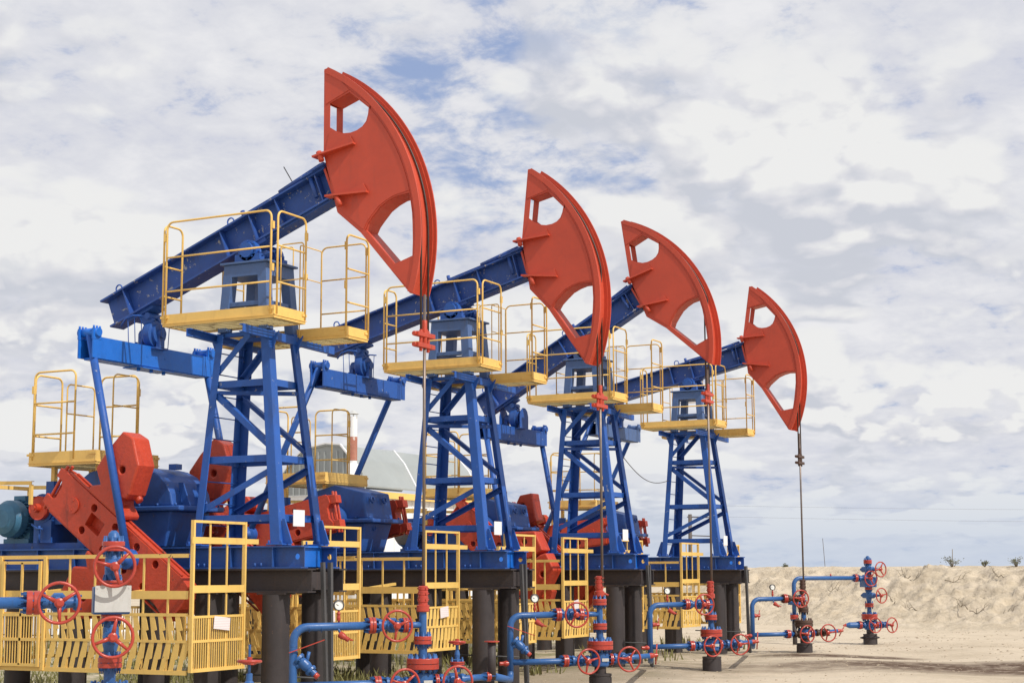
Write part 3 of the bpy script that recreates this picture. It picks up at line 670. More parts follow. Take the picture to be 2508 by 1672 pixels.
    gb.hexa([(x0+0.2, -0.36, 1.985), (xa-0.12, -0.36, 1.985), (xa-0.12, 0.36, 1.985), (x0+0.2, 0.36, 1.985), (x0+0.1, -0.40, 2.434), (xa, -0.40, 2.434), (xa, 0.40, 2.434), (x0+0.1, 0.40, 2.434)])
    gbo = gb.build('gearbox', BLUED, root, 0.018)
    for sy in (-1, 1):
        gd2 = MB()
        gd2.lathe((SHAFT[0], sy*0.39, SHAFT[1]), (0, sy, 0), [(0.20, 0), (0.20, 0.10), (0.17, 0.12), (0.17, 0.17), (0.09, 0.17), (0.09, 0.5)], 22)
        gd2.bolts((SHAFT[0], sy*0.51, SHAFT[1]), (0, sy, 0), 0.145, 8, 0.013, 0.04, 0.07)
        gd2.build('bearing_housing', BLUED, gbo)
        MB().lathe((-2.5, sy*0.39, 2.5), (0, sy, 0), [(0.14, 0), (0.14, 0.08), (0, 0.08)], 18).build('bearing_cover', BLUED, gbo)
        gd2 = MB()
        for i in range(7): gd2.tube((x0+0.08+i*(x1-x0-0.16)/6, sy*0.435, 2.50), (x0+0.08+i*(x1-x0-0.16)/6, sy*0.435, 2.53), 0.016, 6)
        gd2.build('bolt_row', BLUED, gbo)
    fx = prof[-1][0]
    if style == 1:
        for yy in (-0.18, 0.18): MB().prism([(0, 0), (0.14, 0), (0.02, 0.3), (-0.05, 0.3)], [], lambda u, v, d, yy=yy: V(fx-0.03+u, yy+d, 2.50+v), -0.012, 0.012).build('gusset', BLUED, gbo)
        MB().box(-1.30, -1.18, -0.06, 0.06, 2.98, 3.05).build('breather', BLUED, gbo)
    else:
        for yy in (-0.22, 0.14):
            MB().torus((fx-0.005, yy, 2.80), (1, 0, 0.1), 0.045, 0.018, 14, 6).build('lifting_lug', BLUED, gbo)
        MB().torus((fx-0.04, -0.1, 2.36), (1, 0, 0), 0.04, 0.014, 14, 6).build('lifting_lug', BLUED, gbo)
    # ---- drive end: pulley, motor
    pu = MB(); pu.lathe((-3.06, -0.62, 2.51), (0, 1, 0), [(0, 0), (0.03, 0), (0.03, 0.02), (0.055, 0.02), (0.06, 0.09), (0.14, 0.10), (0.155, 0.09), (0.155, 0.16), (0, 0.16)], 24)
    puo = pu.build('brake_pulley', ORANGEC, root)
    hb = MB(); hb.lathe((-3.06, -0.45, 2.51), (0, 1, 0), [(0, 0), (0.19, 0), (0.19, 0.13), (0.08, 0.13), (0.08, 0.4)], 24)
    hb.box(-3.2, -2.9, -0.44, 0.40, 2.06, 2.36); hb.box(-3.03, -2.90, -0.42, -0.30, 2.36, 2.86); hb.box(-2.92, -2.6, -0.38, 0.38, 2.3, 2.74)
    hb.path([(-3.18, -0.5, 2.30), (-3.06, -0.52, 2.24), (-2.98, -0.52, 2.24)], 0.015, 6); hb.tube((-3.05, -0.5, 2.28), (-3.05, -0.5, 2.06), 0.02, 6)
    hb.build('brake_housing', BLUED, root)
    mo = MB(); mc = TEAL if style == 1 else BLUED
    mx, mz = -3.60, 2.38
    mo.lathe((mx, -0.62, mz), (0, 1, 0), [(0, 0), (0.12, 0.0), (0.20, 0.04), (0.245, 0.12), (0.25, 0.24), (0.22, 0.24), (0.22, 0.86), (0.24, 0.86), (0.24, 0.94), (0, 0.96)], 26)
    mo.box(mx-0.1, mx+0.1, -0.3, 0.1, mz+0.2, mz+0.31); mo.box(mx-0.22, mx+0.22, -0.34, 0.2, mz-0.33, mz-0.26)
    mo.box(mx-0.2, mx+0.2, -0.30, -0.22, mz-0.28, mz-0.1); mo.box(mx-0.2, mx+0.2, 0.1, 0.18, mz-0.28, mz-0.1)
    moo = mo.build('motor', mc, root)
    fi = MB()
    for i in range(26):
        t = 2*math.pi*i/26; fi.bar((mx+0.235*math.cos(t), -0.36, mz+0.235*math.sin(t)), (mx+0.235*math.cos(t), 0.22, mz+0.235*math.sin(t)), 0.012, 0.045, (math.cos(t), 0, math.sin(t)))
    fi.build('cooling_fin', mc if style != 1 else TEAL, moo)
    if style != 1: MB().lathe((mx, -0.625, mz), (0, 1, 0), [(0, 0), (0.17, 0), (0.19, 0.006)], 24).build('fan_cover', DGREY, moo)
    gq = MB(); gq.angle((-4.3, -0.66, 2.86), (-3.05, -0.66, 2.83), 0.05, 0.008); gq.bar((-3.06, -0.66, 2.81), (-3.06, -0.66, 2.55), 0.04, 0.04); gq.bar((-4.28, -0.66, 2.84), (-4.28, -0.66, 2.0), 0.05, 0.05)
    gq.bar((-4.28, 0.6, 2.86), (-3.05, 0.6, 2.83), 0.05, 0.05); gq.bar((-4.28, -0.66, 2.84), (-4.28, 0.6, 2.84), 0.05, 0.05); gq.bar((-4.28, 0.6, 2.84), (-4.28, 0.6, 2.0), 0.05, 0.05)
    gq.build('belt_guard', YEL, root)
    # ---- platforms
    def platform(name, x0, x1, y0, y1, z0, kick, rail_fn, post_low=None):
        p = MB(); t = 0.02; zk = z0+kick
        p.box(x0, x1, y0, y0+t, z0, zk); p.box(x0, x1, y1-t, y1, z0, zk) if name != 'x' else None
        p.box(x0, x0+t, y0+t+0.001, y1-t-0.001, z0, zk); p.box(x1-t, x1, y0+t+0.001, y1-t-0.001, z0, zk)
        p.bar((x0-0.01, y0-0.006, z0+0.035), (x1+0.03, y0-0.006, z0+0.035), 0.008, 0.011)
        p.bar((x1+0.006, y0-0.01, z0+0.035), (x1+0.006, y1+0.01, z0+0.035), 0.008, 0.011)
        p.box(x1-0.10, x1+0.012, y0-0.012, y0-0.001, zk-0.05, zk-0.02); p.box(x1+0.001, x1+0.012, y1-0.08, y1+0.012, zk-0.06, zk-0.03)
        p.box(x0-0.03, x0+0.09, y0-0.012, y0-0.001, zk-0.05, zk-0.02)
        po = p.build(name, YEL, root)
        g = MB(); n = int((x1-x0)/0.035)
        for i in range(1, n): g.box(x0+i*(x1-x0)/n-0.0035, x0+i*(x1-x0)/n+0.0035, y0+t, y1-t, z0+0.01, z0+0.022)
        k = max(2, int((y1-y0)/0.1))
        for i in range(1, k): g.box(x0+t, x1-t, y0+i*(y1-y0)/k-0.005, y0+i*(y1-y0)/k+0.005, z0+0.006, z0+0.034)
        g.build('deck_grating', GRATE, po)
        r = MB(); rail_fn(r, zk); r.build('railing', YEL, po)
        return po
    def panel(r, a, b, zl, zt_, mids, rr=0.0135, fil=0.09):
        a, b = Vector(a), Vector(b)
        r.path(fillet([V(a.x, a.y, zl), V(a.x, a.y, zt_), V(b.x, b.y, zt_), V(b.x, b.y, zl)], fil, 5), rr, 8)
        for mz_ in mids: r.tube(V(a.x, a.y, mz_), V(b.x, b.y, mz_), rr*0.9, 8)
    def rails1(r, zk):
        panel(r, (-0.79, -0.83), (0.80, -0.83), zk-0.1, 6.02, (5.57, 5.14))
        panel(r, (0.855, -0.77), (0.855, -0.17), zk-0.1, 6.02, (5.59, 5.14))
        panel(r, (-0.85, -0.81), (-0.85, -0.45), zk-0.1, 6.0, (5.47, 5.09))
        panel(r, (0.46, -0.14), (0.80, -0.14), zk-0.1, 5.74, (5.28,), 0.009, 0.04)
        for z in (5.86, 5.34): r.box(0.80, 0.83, -0.84, -0.80, z-0.07, z+0.02)
        r.box(-0.84, -0.80, -0.84, -0.80, 5.78, 5.88); r.box(0.84, 0.87, -0.18, -0.14, 5.75, 5.85); r.box(0.84, 0.87, -0.18, -0.14, 5.25, 5.33)
    platform('near_service_platform', -0.84, 0.85, -0.82, -0.15, 4.70, 0.15, rails1)
    def rails2(r, zk):
        panel(r, (1.14, 0.32), (1.14, 0.84), zk-0.1, 5.90, (5.46, 5.03))
        panel(r, (0.40, 0.86), (1.09, 0.86), zk-0.1, 5.88, (5.44, 5.00), 0.011)
        panel(r, (-0.78, 0.86), (-0.05, 0.86), zk-0.1, 5.94, (5.40,), 0.008, 0.03)
        panel(r, (0.44, 0.31), (0.44, 0.80), zk-0.1, 5.82, (5.40,), 0.008, 0.03)
        panel(r, (-0.82, 0.36), (-0.82, 0.82), zk-0.1, 5.90, (5.4, 5.0), 0.011)
        r.box(1.12, 1.15, 0.30, 0.33, 5.70, 5.80); r.box(1.12, 1.15, 0.30, 0.33, 5.20, 5.30); r.box(1.08, 1.12, 0.85, 0.88, 5.72, 5.82)
    platform('far_service_platform', -0.84, 1.13, 0.34, 0.85, 4.58, 0.15, rails2)
    def rails3(r, zk):
        panel(r, (-3.10, -0.62), (-2.40, -0.62), zk-0.1, 4.28, (3.87, 3.46))
        panel(r, (-3.14, -0.56), (-3.14, -0.06), zk-0.1, 4.26, (3.86, 3.45)); panel(r, (-3.14, 0.04), (-3.14, 0.58), zk-0.1, 4.20, (3.8,), 0.011, 0.07)
        panel(r, (-3.06, 0.62), (-2.42, 0.62), zk-0.1, 4.34, (3.93, 3.52))
        panel(r, (-2.36, 0.06), (-2.36, 0.58), zk-0.1, 4.30, (3.88, 3.47), 0.011)
        r.box(-3.13, -3.09, -0.64, -0.60, 4.0, 4.1); r.box(-2.42, -2.38, 0.60, 0.64, 4.05, 4.15)
    p3 = platform('gearbox_platform', -3.16, -2.03, -0.62, 0.62, 3.05, 0.18, rails3)
    for x in (-2.95, -2.2):
        for y in (-0.36, 0.36): MB().box(x-0.03, x+0.03, y-0.03, y+0.03, 2.70, 3.05).build('stanchion', YEL, p3)
    # data plate on the tower
    pl = MB(); pl.box(0.735, 0.742, -0.19, 0.05, 2.22, 2.42)
    pl.build('blank_plate', WHITE, root)
    return root

D = [(0, 0), (-0.0415, 5.3307), (-0.1933, 10.5621), (-0.4312, 16.4944)]
make_jack(*D[0], 21.66, -35.5, 1, 'blue pump jack with rounded gearbox, teal motor and big tilted cranks, largest of the row', 4.40, 2.50, BLUEB)
make_jack(*D[1], 15.6, 192, 2, 'blue pump jack before the grey hangar, cranks lying level beside an angular gearbox', 4.16, 2.45, BLUE)
make_jack(*D[2], 29.9, -41, 3, 'blue pump jack with the steepest beam and round guard plates at its tail', 4.72, 2.36, BLUE)
make_jack(*D[3], 12.8, 187, 4, 'smallest blue pump jack, grey blue equalizer, red head clear against open sky', 3.98, 2.42, BLUEG)

# ------------------------------------------------------------------ foundations
def foundation(jx, jy, label):
    r = thing('pile_foundation', label, 'foundation', (jx, jy, 0), 'black steel pile foundations under the pump jacks')
    for y, x1 in ((-0.45, 1.2), (0.42, 1.07)):
        MB().ibeam((-4.5, y, 1.565), (x1, y, 1.565), 0.285, 0.17, 0.02, 0.016).build('cap_beam', BLACK, r)
    c = MB()
    for x in (0.86, -1.0, -2.6, -4.2): c.bar((x, -0.43, 1.56), (x, 0.40, 1.56), 0.06, 0.22)
    c.build('cross_beam', BLACK, r)
    for y, xs in ((-0.45, (0.69, -0.31, -1.09, -2.46, -3.38)), (0.42, (0.66, -0.7, -1.9, -3.2))):
        for x in xs:
            p = MB(); p.lathe((x, y, -0.4), (0, 0, 1), [(0.165, 0), (0.165, 1.80), (0, 1.80)], 24); p.box(x-0.2, x+0.2, y-0.12, y+0.12, 1.402, 1.42)
            p.build('pile', BLACK, r)
    g = MB(); g.angle((1.24, -0.30, 1.78), (1.30, -0.26, -0.1), 0.045, 0.008); g.angle((1.16, -0.02, 1.78), (1.17, 0.02, -0.1), 0.05, 0.008)
    g.tube((1.2, -0.28, 0.42), (0.1, -0.28, 0.44), 0.012, 6)
    g.build('cable_conduit', DGREY, r)
    return r
for (jx, jy), l in zip(D, ('black piles and beams with grass at their feet, under the pump jack with rounded gearbox',
                           'black piles and beams under the pump jack before the grey hangar',
                           'black piles and beams under the pump jack with the steepest beam, on bare sand',
                           'black piles and beams under the smallest pump jack, before the sand bank')):
    foundation(jx, jy, l)

# ------------------------------------------------------------------ safety fences
def slat_row(m, fn, a, b, z0, z1, pitch, lean, flat=0.55):
    n = max(2, int((b-a)/pitch)); p = (b-a)/n; h = z1-z0
    for i in range(n):
        u = a+i*p; w = p*flat; k = lean*p*0.9
        q = [(u, z0), (u+w, z0), (u+w*0.75+k*0.5, z0+h*0.38), (u+w*1.3+k*0.45, z0+h*0.42), (u+w+k, z1), (u+k, z1), (u+k*0.4, z0+h*0.45)]
        m.prism(q, [], fn, -0.003, 0.003)
def fine_bars(m, fn, a, b, z0, z1, pitch=0.042):
    n = int((b-a)/pitch)
    for i in range(n+1):
        u = a+(b-a)*i/n; m.prism([(u-0.006, z0), (u+0.006, z0), (u+0.006, z1), (u-0.006, z1)], [], fn, -0.006, 0.006)
def fence(jx, jy, label, fine_near, dx=0.0):
    r = thing('safety_fence', label, 'fence', (jx+dx, jy, 0), 'yellow guard fences round the cranks')
    X0, X1 = -4.0, 0.39
    for sy in (-1, 1):
        Y = sy*1.70 if sy < 0 else 1.80
        fnx = lambda u, v, d, Y=Y: V(u, Y+d, v)
        s = MB()
        s.angle((X0, Y, 1.855), (X1-0.03, Y, 1.855), 0.045, 0.006); s.bar((X0, Y, 1.41), (X1-0.03, Y, 1.41), 0.006, 0.095)
        s.bar((X0, Y, 1.185), (X1-0.03, Y, 1.185), 0.012, 0.035); s.bar((X0, Y, 0.885), (X1-0.03, Y, 0.885), 0.012, 0.03); s.angle((X0, Y, 0.535), (X1-0.03, Y, 0.535), 0.05, 0.006)
        for x in (-1.42, -1.03, -0.66, -0.30, 0.06): s.bar((x, Y+0.01, 0.55), (x, Y+0.01, 1.84), 0.026, 0.012, (0, 1, 0))
        s.bar((-1.79, Y, 0.52), (-1.79, Y, 1.86), 0.045, 0.045, (0, 1, 0)); s.bar((-3.2, Y, 0.52), (-3.2, Y, 1.86), 0.045, 0.045, (0, 1, 0))
        s.build('side_panel', YEL, r)
        t = MB(); slat_row(t, fnx, -1.75, X1-0.05, 0.90, 1.17, 0.118, -0.35); slat_row(t, fnx, -1.75, X1-0.05, 0.56, 0.87, 0.118, 0.8 if sy < 0 else -0.8)
        t.build('slotted_plate', YEL, r)
        g = MB(); ya = Y-0.025
        for x in (-2.44, -1.85): g.bar((x, ya, 0.56), (x, ya, 1.81), 0.04, 0.03, (0, 1, 0))
        for z in (0.58, 0.88, 1.17, 1.79): g.bar((-2.44, ya, z), (-1.85, ya, z), 0.02, 0.035)
        g.bar((-2.14, ya, 0.58), (-2.14, ya, 1.79), 0.03, 0.02, (0, 1, 0))
        fine_bars(g, lambda u, v, d, ya=ya: V(u, ya+d, v), -2.42, -1.87, 0.59, 1.17)
        g.build('gate', YEL, r)
        f = MB(); fine_bars(f, fnx, -3.95, -2.5, 0.56, 1.17, 0.05); f.bar((-2.5, Y, 0.52), (-2.5, Y, 1.86), 0.045, 0.045, (0, 1, 0)); f.bar((X0, Y, 0.52), (X0, Y, 1.86), 0.045, 0.045, (0, 1, 0))
        f.build('bar_panel', YEL, r)
        # end panel facing the wells
        xe = X1+0.02; ya, yb = (-1.70, -0.72) if sy < 0 else (0.80, 1.82)
        e = MB(); fe = lambda u, v, d: V(xe+d, u, v)
        for y in (ya, yb): e.bar((xe, y, 0.54), (xe, y, 2.26), 0.045, 0.03, (0, 1, 0))
        e.bar((xe, ya, 2.245), (xe, yb, 2.245), 0.03, 0.03); e.bar((xe+0.012, ya-0.03, 2.03), (xe+0.012, yb+0.02, 2.03), 0.012, 0.075)
        e.bar((xe+0.012, ya, 1.475), (xe+0.012, yb, 1.475), 0.010, 0.085); e.bar((xe, ya, 1.16), (xe, yb, 1.16), 0.02, 0.028); e.bar((xe, ya, 0.885), (xe, yb, 0.885), 0.02, 0.03); e.bar((xe, ya, 0.56), (xe, yb, 0.56), 0.03, 0.04)
        for k in (1, 2): e.bar((xe-0.01, ya+(yb-ya)*k/3, 0.56), (xe-0.01, ya+(yb-ya)*k/3, 2.24), 0.016, 0.02, (0, 1, 0))
        if sy < 0: e.bar((xe+0.012, yb+0.02, 2.03), (xe+0.012, -0.46, 2.03), 0.012, 0.06)
        else: e.bar((xe+0.012, 0.46, 2.03), (xe+0.012, ya-0.03, 2.03), 0.012, 0.06)
        if fine_near: fine_bars(e, fe, ya+0.02, yb-0.02, 0.57, 0.87, 0.04); fine_bars(e, fe, ya+0.02, yb-0.02, 0.90, 1.15, 0.04)
        else: slat_row(e, fe, ya+0.02, yb-0.02, 0.57, 0.87, 0.10, 0.5); slat_row(e, fe, ya+0.02, yb-0.02, 0.90, 1.15, 0.10, 0.4)
        e.build('end_panel', YEL, r)
    b = MB(); b.angle((X0, -1.7, 1.855), (X0, 1.8, 1.855), 0.045, 0.006); b.bar((X0, -1.7, 1.41), (X0, 1.8, 1.41), 0.006, 0.09); b.angle((X0, -1.7, 0.535), (X0, 1.8, 0.535), 0.05, 0.006)
    fine_bars(b, lambda u, v, d: V(X0+d, u, v), -1.68, 1.78, 0.56, 1.17, 0.06)
    b.build('rear_panel', YEL, r)
    for x in (-3.6, -2.2, -0.8):
        for sy in (-1, 1): MB().bar((x, sy*0.52, 1.49), (x, -1.69 if sy < 0 else 1.79, 1.40), 0.04, 0.04).build('fence_bracket', YEL, r)
    return r
for i, ((jx, jy), l, fn_, dx) in enumerate(zip(D, ('yellow guard fence with end panels of fine bars, round the big tilted cranks',
                       'yellow guard fence of slanted slots round the pump jack before the grey hangar',
                       'yellow guard fence round the pump jack with the steepest beam, slanted slots',
                       'yellow guard fence round the smallest pump jack, before the sand bank'), (True, False, False, False), (0, 0, -0.15, -0.05))):
    fence(jx, jy, l, fn_, dx)
def notice(x, y, z, w, h, tilt, label):
    m = MB(); ct, st = math.cos(tilt), math.sin(tilt)
    m.prism([(-w/2, -h/2), (w/2, -h/2), (w/2, h/2), (-w/2, h/2)], [], lambda u, v, d: V(d, u*ct-v*st, u*st+v*ct), -0.003, 0.003)
    o = m.build('notice_sheet', PAPER); o.location = (x, y, z); tag(o, label, 'notice', 'white notices wired to the fences')
notice(0.44, -1.17, 1.08, 0.30, 0.145, -0.10, 'white notice on a fine bar panel beside the wellhead with a white plate')
notice(0.44, 1.08, 1.10, 0.26, 0.14, 0.04, 'white notice on a fine bar panel, partly hidden by a pressure gauge stem')
notice(D[1][0]+0.44, D[1][1]-1.18, 1.09, 0.24, 0.15, 0.10, 'white notice on slanted slots beside a red stuffing box and above a bleed valve')
notice(D[2][0]+0.29, D[2][1]-1.22, 1.10, 0.19, 0.16, 0.14, 'white notice on slanted slots just above a red handwheel, partly hidden by it')

# ------------------------------------------------------------------ wellheads
def wheel(root, c, axis, R=0.172, name='handwheel', mat=None, stem=0.2):
    c = Vector(c); ax = Vector(axis).normalized(); d, a, b = frame(ax)
    m = MB(); m.torus(c, ax, R, 0.0145, 32, 8)
    m.lathe(c-ax*0.03, ax, [(0, 0), (0.042, 0), (0.042, 0.035), (0.025, 0.045), (0.025, 0.07), (0, 0.07)], 14)
    ph = random.uniform(0, 2.1)
    for k in range(3):
        t = ph+2*math.pi*k/3; e = a*math.cos(t)+b*math.sin(t)
        m.path([c-ax*0.012+e*0.03, c+e*(R*0.55)-ax*0.014, c+e*R], [0.021, 0.016, 0.012], 8)
    return m.build(name, mat or REDW, root)
def bpair(root, c, axis, R, th, gap=0.006, nb=8, mat=None, bmat=None):
    """pair of bolted flanges centred at c along axis"""
    c = Vector(c); ax = Vector(axis).normalized(); m = MB()
    m.lathe(c-ax*th/2, ax, [(0, 0), (R*0.98, 0), (R, 0.006), (R, th/2-gap), (R*0.9, th/2-gap), (R*0.9, th/2+gap), (R, th/2+gap), (R, th-0.006), (R*0.98, th), (0, th)], 26)
    fo = m.build('flange', mat or REDW, root)
    bt = MB(); bt.bolts(c, ax, R*0.80, nb, R*0.095+0.004, -th/2-0.028, th/2+0.028, 0.2); bt.bolts(c, ax, R*0.80, nb, R*0.05+0.002, -th/2-0.05, th/2+0.05, 0.2)
    bt.build('bolt_ring', bmat or PIPEB, fo); return fo
def gate_valve(root, c, pipe_axis, stem_axis, L_=0.34, r=0.05, stem=0.26, R=0.172, fl=True, mat=None):
    c = Vector(c); pa = Vector(pipe_axis).normalized(); sa = Vector(stem_axis).normalized(); mt = mat or PIPEB
    m = MB(); m.lathe(c-pa*L_/2, pa, [(0, 0), (r*1.5, 0), (r*1.5, 0.03), (r*0.95, 0.05), (r*1.05, L_*0.32), (r*1.7, L_*0.40), (r*1.7, L_*0.60), (r*1.05, L_*0.68), (r*0.95, L_-0.05), (r*1.5, L_-0.03), (r*1.5, L_), (0, L_)], 20)
    m.lathe(c-sa*0.10, sa, [(0, 0), (r*1.1, 0.0), (r*1.2, 0.05), (r*1.3, 0.14), (r*1.5, 0.14), (r*1.5, 0.165), (r*0.85, 0.17), (r*0.8, 0.24), (r*0.5, 0.25), (r*0.35, 0.10+stem)], 18)
    m.bolts(c+sa*0.05, sa, r*1.25, 6, 0.012, -0.02, 0.04); m.bolts(c-pa*L_/2, pa, r*1.3, 6, 0.011, -0.02, 0.05); m.bolts(c+pa*L_/2, pa, r*1.3, 6, 0.011, -0.05, 0.02)
    m.build('valve', mt, root)
    return wheel(root, c+sa*stem, sa, R)
def gauge(root, x, z, stem0, y=0.0, facing=(0.05, -1, 0)):
    f = Vector(facing).normalized(); c = V(x, y, z); m = MB()
    m.lathe(c-f*0.03, f, [(0, 0), (0.058, 0), (0.062, 0.01), (0.062, 0.05), (0.052, 0.052), (0.052, 0.046)], 22)
    go = m.build('pressure_gauge', DGREY, root)
    d = MB(); d.lathe(c+f*0.010, f, [(0.052, 0), (0, 0.001)], 22); d.build('gauge_dial', DIAL, go)
    n = MB(); s_ = f.cross(V(0, 0, 1)); n.bar(c+f*0.013+s_*0.005-V(0, 0, 0.004), c+f*0.013+s_*0.032+V(0, 0, 0.012), 0.005, 0.003, f); n.build('gauge_needle', DGREY, go)
    st = MB(); st.tube((x, y, stem0), (x, y, z-0.05), 0.011, 8); st.lathe((x, y, stem0+0.03), (0, 0, 1), [(0, 0), (0.02, 0), (0.024, 0.03), (0.016, 0.06), (0.022, 0.08), (0.012, 0.11), (0, 0.11)], 10); st.build('gauge_cock', REDW, root)
def lever(root, c, axis, bar_dir, L_=0.24, name='lever_plug'):
    c = Vector(c); ax = Vector(axis).normalized(); b = Vector(bar_dir).normalized(); m = MB()
    m.lathe(c-ax*0.02, ax, [(0, 0), (0.038, 0), (0.042, 0.04), (0.028, 0.08), (0.028, 0.13), (0, 0.13)], 12)
    m.tube(c+ax*0.09-b*L_*0.45, c+ax*0.09+b*L_*0.55, 0.011, 6)
    m.build(name, REDW, root)
def spool(root, z0, z1, r, mat=None, x=0, y=0):
    MB().lathe((x, y, z0), (0, 0, 1), [(0, 0), (r, 0), (r, z1-z0), (0, z1-z0)], 22).build('spool', mat or PIPEB, root)
def base_stack(r, rust=False, wide=True):
    pm = RUST if rust else None
    c = MB(); c.lathe((0, 0, -0.25), (0, 0, 1), [(0.165, 0), (0.165, 0.40), (0.158, 0.405), (0.158, 0.415), (0.165, 0.42), (0.165, 0.45), (0.085, 0.455), (0.085, 0.56)], 26)
    c.build('casing', BLACK, r)
    b = MB(); b.lathe((0, 0, 0.30), (0, 0, 1), [(0, 0), (0.115, 0), (0.13, 0.02), (0.13, 0.19), (0.115, 0.21), (0, 0.21)], 24); b.build('casing_head', PIPEB, r)
    t = MB(); t.prism([(-0.055, -0.022), (0.055, -0.022), (0.055, 0.022), (-0.055, 0.022)], [], lambda u, v, d: V(0.05*0+u*0.95+0.03, -0.134-d, 0.40+v), 0, 0.004); t.build('blank_tag', OFFW, r)
    bpair(r, (0, 0, 0.605), (0, 0, 1), 0.19, 0.125, 0.004, 12, pm, RUST if rust else None)
    bpair(r, (0, 0, 0.875), (0, 0, 1), 0.105, 0.09, 0.004, 8, pm, RUST if rust else None)
    spool(r, 0.66, 0.84, 0.052)
TURN = math.radians(45)
def pumping_well(px, py, label, riser_dx, link, fl0=False, rust=False, zu=1.05, ball=True, dxu=-0.37, fxu=-0.61, lx=-0.31, flx=-0.54, wrx=0.35, gx=-1.0):
    r = thing('pumping_wellhead', label, 'wellhead', (px, py, 0), 'wellheads in a row in front of the pump jacks'); r.rotation_euler = (0, 0, TURN)
    base_stack(r, rust)
    st = RUST if rust else REDW
    spool(r, 0.91, 1.22, 0.044, RUST if rust else None)
    if fl0: bpair(r, (0, 0, 1.225), (0, 0, 1), 0.103, 0.09, 0.004, 8); zs = 1.30
    else: zs = 1.20
    ztop = zs+0.30
    s = MB(); s.lathe((0, 0, zs), (0, 0, 1), [(0, 0), (0.07, 0), (0.076, 0.01), (0.076, 0.075), (0.055, 0.085), (0.055, 0.11), (0.062, 0.115), (0.062, 0.175), (0.054, 0.185), (0.06, 0.19), (0.06, 0.235), (0.052, 0.245), (0.058, 0.25), (0.058, 0.29), (0.045, 0.30), (0, 0.30)], 18)
    for z in (0.14, 0.21, 0.27):
        for k in range(5): t = k*1.256; s.tube((0.06*math.cos(t), 0.06*math.sin(t), zs+z), (0.072*math.cos(t), 0.072*math.sin(t), zs+z), 0.009, 6)
    if fl0: s.tube((0.05, 0, zs+0.06), (0.13, -0.03, zs+0.02), 0.016, 6)
    s.build('stuffing_box', st, r)
    # upper flow line with gate valve
    vx = dxu
    MB().tube((0, 0, zu), (vx+0.15, 0, zu), 0.036, 12).build('flow_tee', PIPEB if not rust else RUST, r)
    gate_valve(r, (vx, 0, zu), (1, 0, 0), (0, -1, 0), mat=RUST if rust else None)
    bpair(r, (vx+0.155, 0, zu), (1, 0, 0), 0.088, 0.06, 0.004, 8, None)
    bpair(r, (fxu, 0, zu), (1, 0, 0), 0.095, 0.075, 0.004, 8, None, RUST if rust else None)
    rx = riser_dx
    pts = fillet([(vx-0.17, 0, zu), (rx, 0, zu-0.01), (rx, 0, 0.12)] + ([(rx+0.02, -0.45, 0.10)] if not link else []), 0.16, 7)
    f = MB(); f.path(pts, 0.047, 14)
    for p in (0.18, 0.32): f.torus((rx+p, 0, zu-0.02), (1, 0, 0), 0.047, 0.004, 16, 5)
    f.torus((rx, 0, zu-0.22), (0, 0, 1), 0.047, 0.004, 16, 5)
    f.build('flow_pipe', PIPEB, r)
    if link:
        l = MB(); q = Vector(link); l.path(fillet([(rx, 0, 0.42), (rx, 0, 0.14), q], 0.16, 7), 0.046, 12); l.build('link_pipe', PIPEB, r)
    gauge(r, gx, zu+0.235, zu+0.03)
    # lower line
    gate_valve(r, (lx, 0, 0.39), (1, 0, 0), (0.12, -1, 0), 0.26, stem=0.27, mat=RUST if rust else None)
    bpair(r, (flx, 0, 0.39), (1, 0, 0), 0.088, 0.075, 0.004, 8)
    MB().tube((-0.1, 0, 0.39), (rx, 0, 0.385), 0.043, 12).build('annulus_pipe', PIPEB, r)
    lever(r, (rx-0.05, 0, 0.37), (-1, 0, 0), (0, 0, 1), 0.05, 'end_plug')
    if ball:
        bv = MB(); bz = zu-0.42
        a0, a1 = V(rx+0.05, -0.02, bz+0.07), V(rx+0.23, -0.09, bz-0.11); ax = (a1-a0).normalized()
        bv.lathe(a0, ax, [(0, 0), (0.075, 0), (0.075, 0.03), (0.05, 0.04), (0.062, 0.08), (0.062, 0.14), (0.05, 0.18), (0.07, 0.19), (0.07, 0.215), (0.04, 0.22), (0.04, 0.27), (0, 0.27)], 16)
        bv.bolts(a0+ax*0.015, ax, 0.06, 6, 0.010, -0.02, 0.03); bv.bolts(a0+ax*0.20, ax, 0.056, 6, 0.010, -0.02, 0.03)
        bv.tube((rx, 0, bz-0.03), (rx+0.1, -0.04, bz-0.0), 0.036, 10); bv.tube((rx+0.14, -0.055, bz), (rx+0.17, -0.065, bz+0.14), 0.02, 8)
        bv.build('ball_valve', PIPEB, r)
        lv = MB(); sg = 0.07 if riser_dx < -1.51 else -0.07
        lv.bar((rx-0.06, -0.06, bz+0.20-sg), (rx+0.34, -0.09, bz+0.20+sg), 0.018, 0.010); lv.tube(a0+ax*0.25, a0+ax*0.32, 0.034, 8)
        lv.build('valve_lever', REDW, r)
    else:
        lever(r, (rx+0.06, 0, zu-0.34), (1, 0, 0), (0.15, 0, 1), 0.2); MB().tube((rx, 0, zu-0.34), (rx+0.09, 0, zu-0.34), 0.024, 8).build('drain_stub', PIPEB, r)
    lever(r, (gx+0.02, -0.04, zu-0.10), (0.7, -0.4, -0.5), (1, 0, -0.2), 0.12); MB().tube((gx-0.02, -0.02, zu), (gx+0.02, -0.04, zu-0.1), 0.014, 6).build('sample_stub', PIPEB, r)
    # right hand side
    gate_valve(r, (wrx, 0, 0.41), (1, 0, 0), (0, -1, 0), 0.28, stem=0.26, mat=RUST if rust else None)
    bpair(r, (0.165, 0, 0.40), (1, 0, 0), 0.085, 0.045, 0.004, 8)
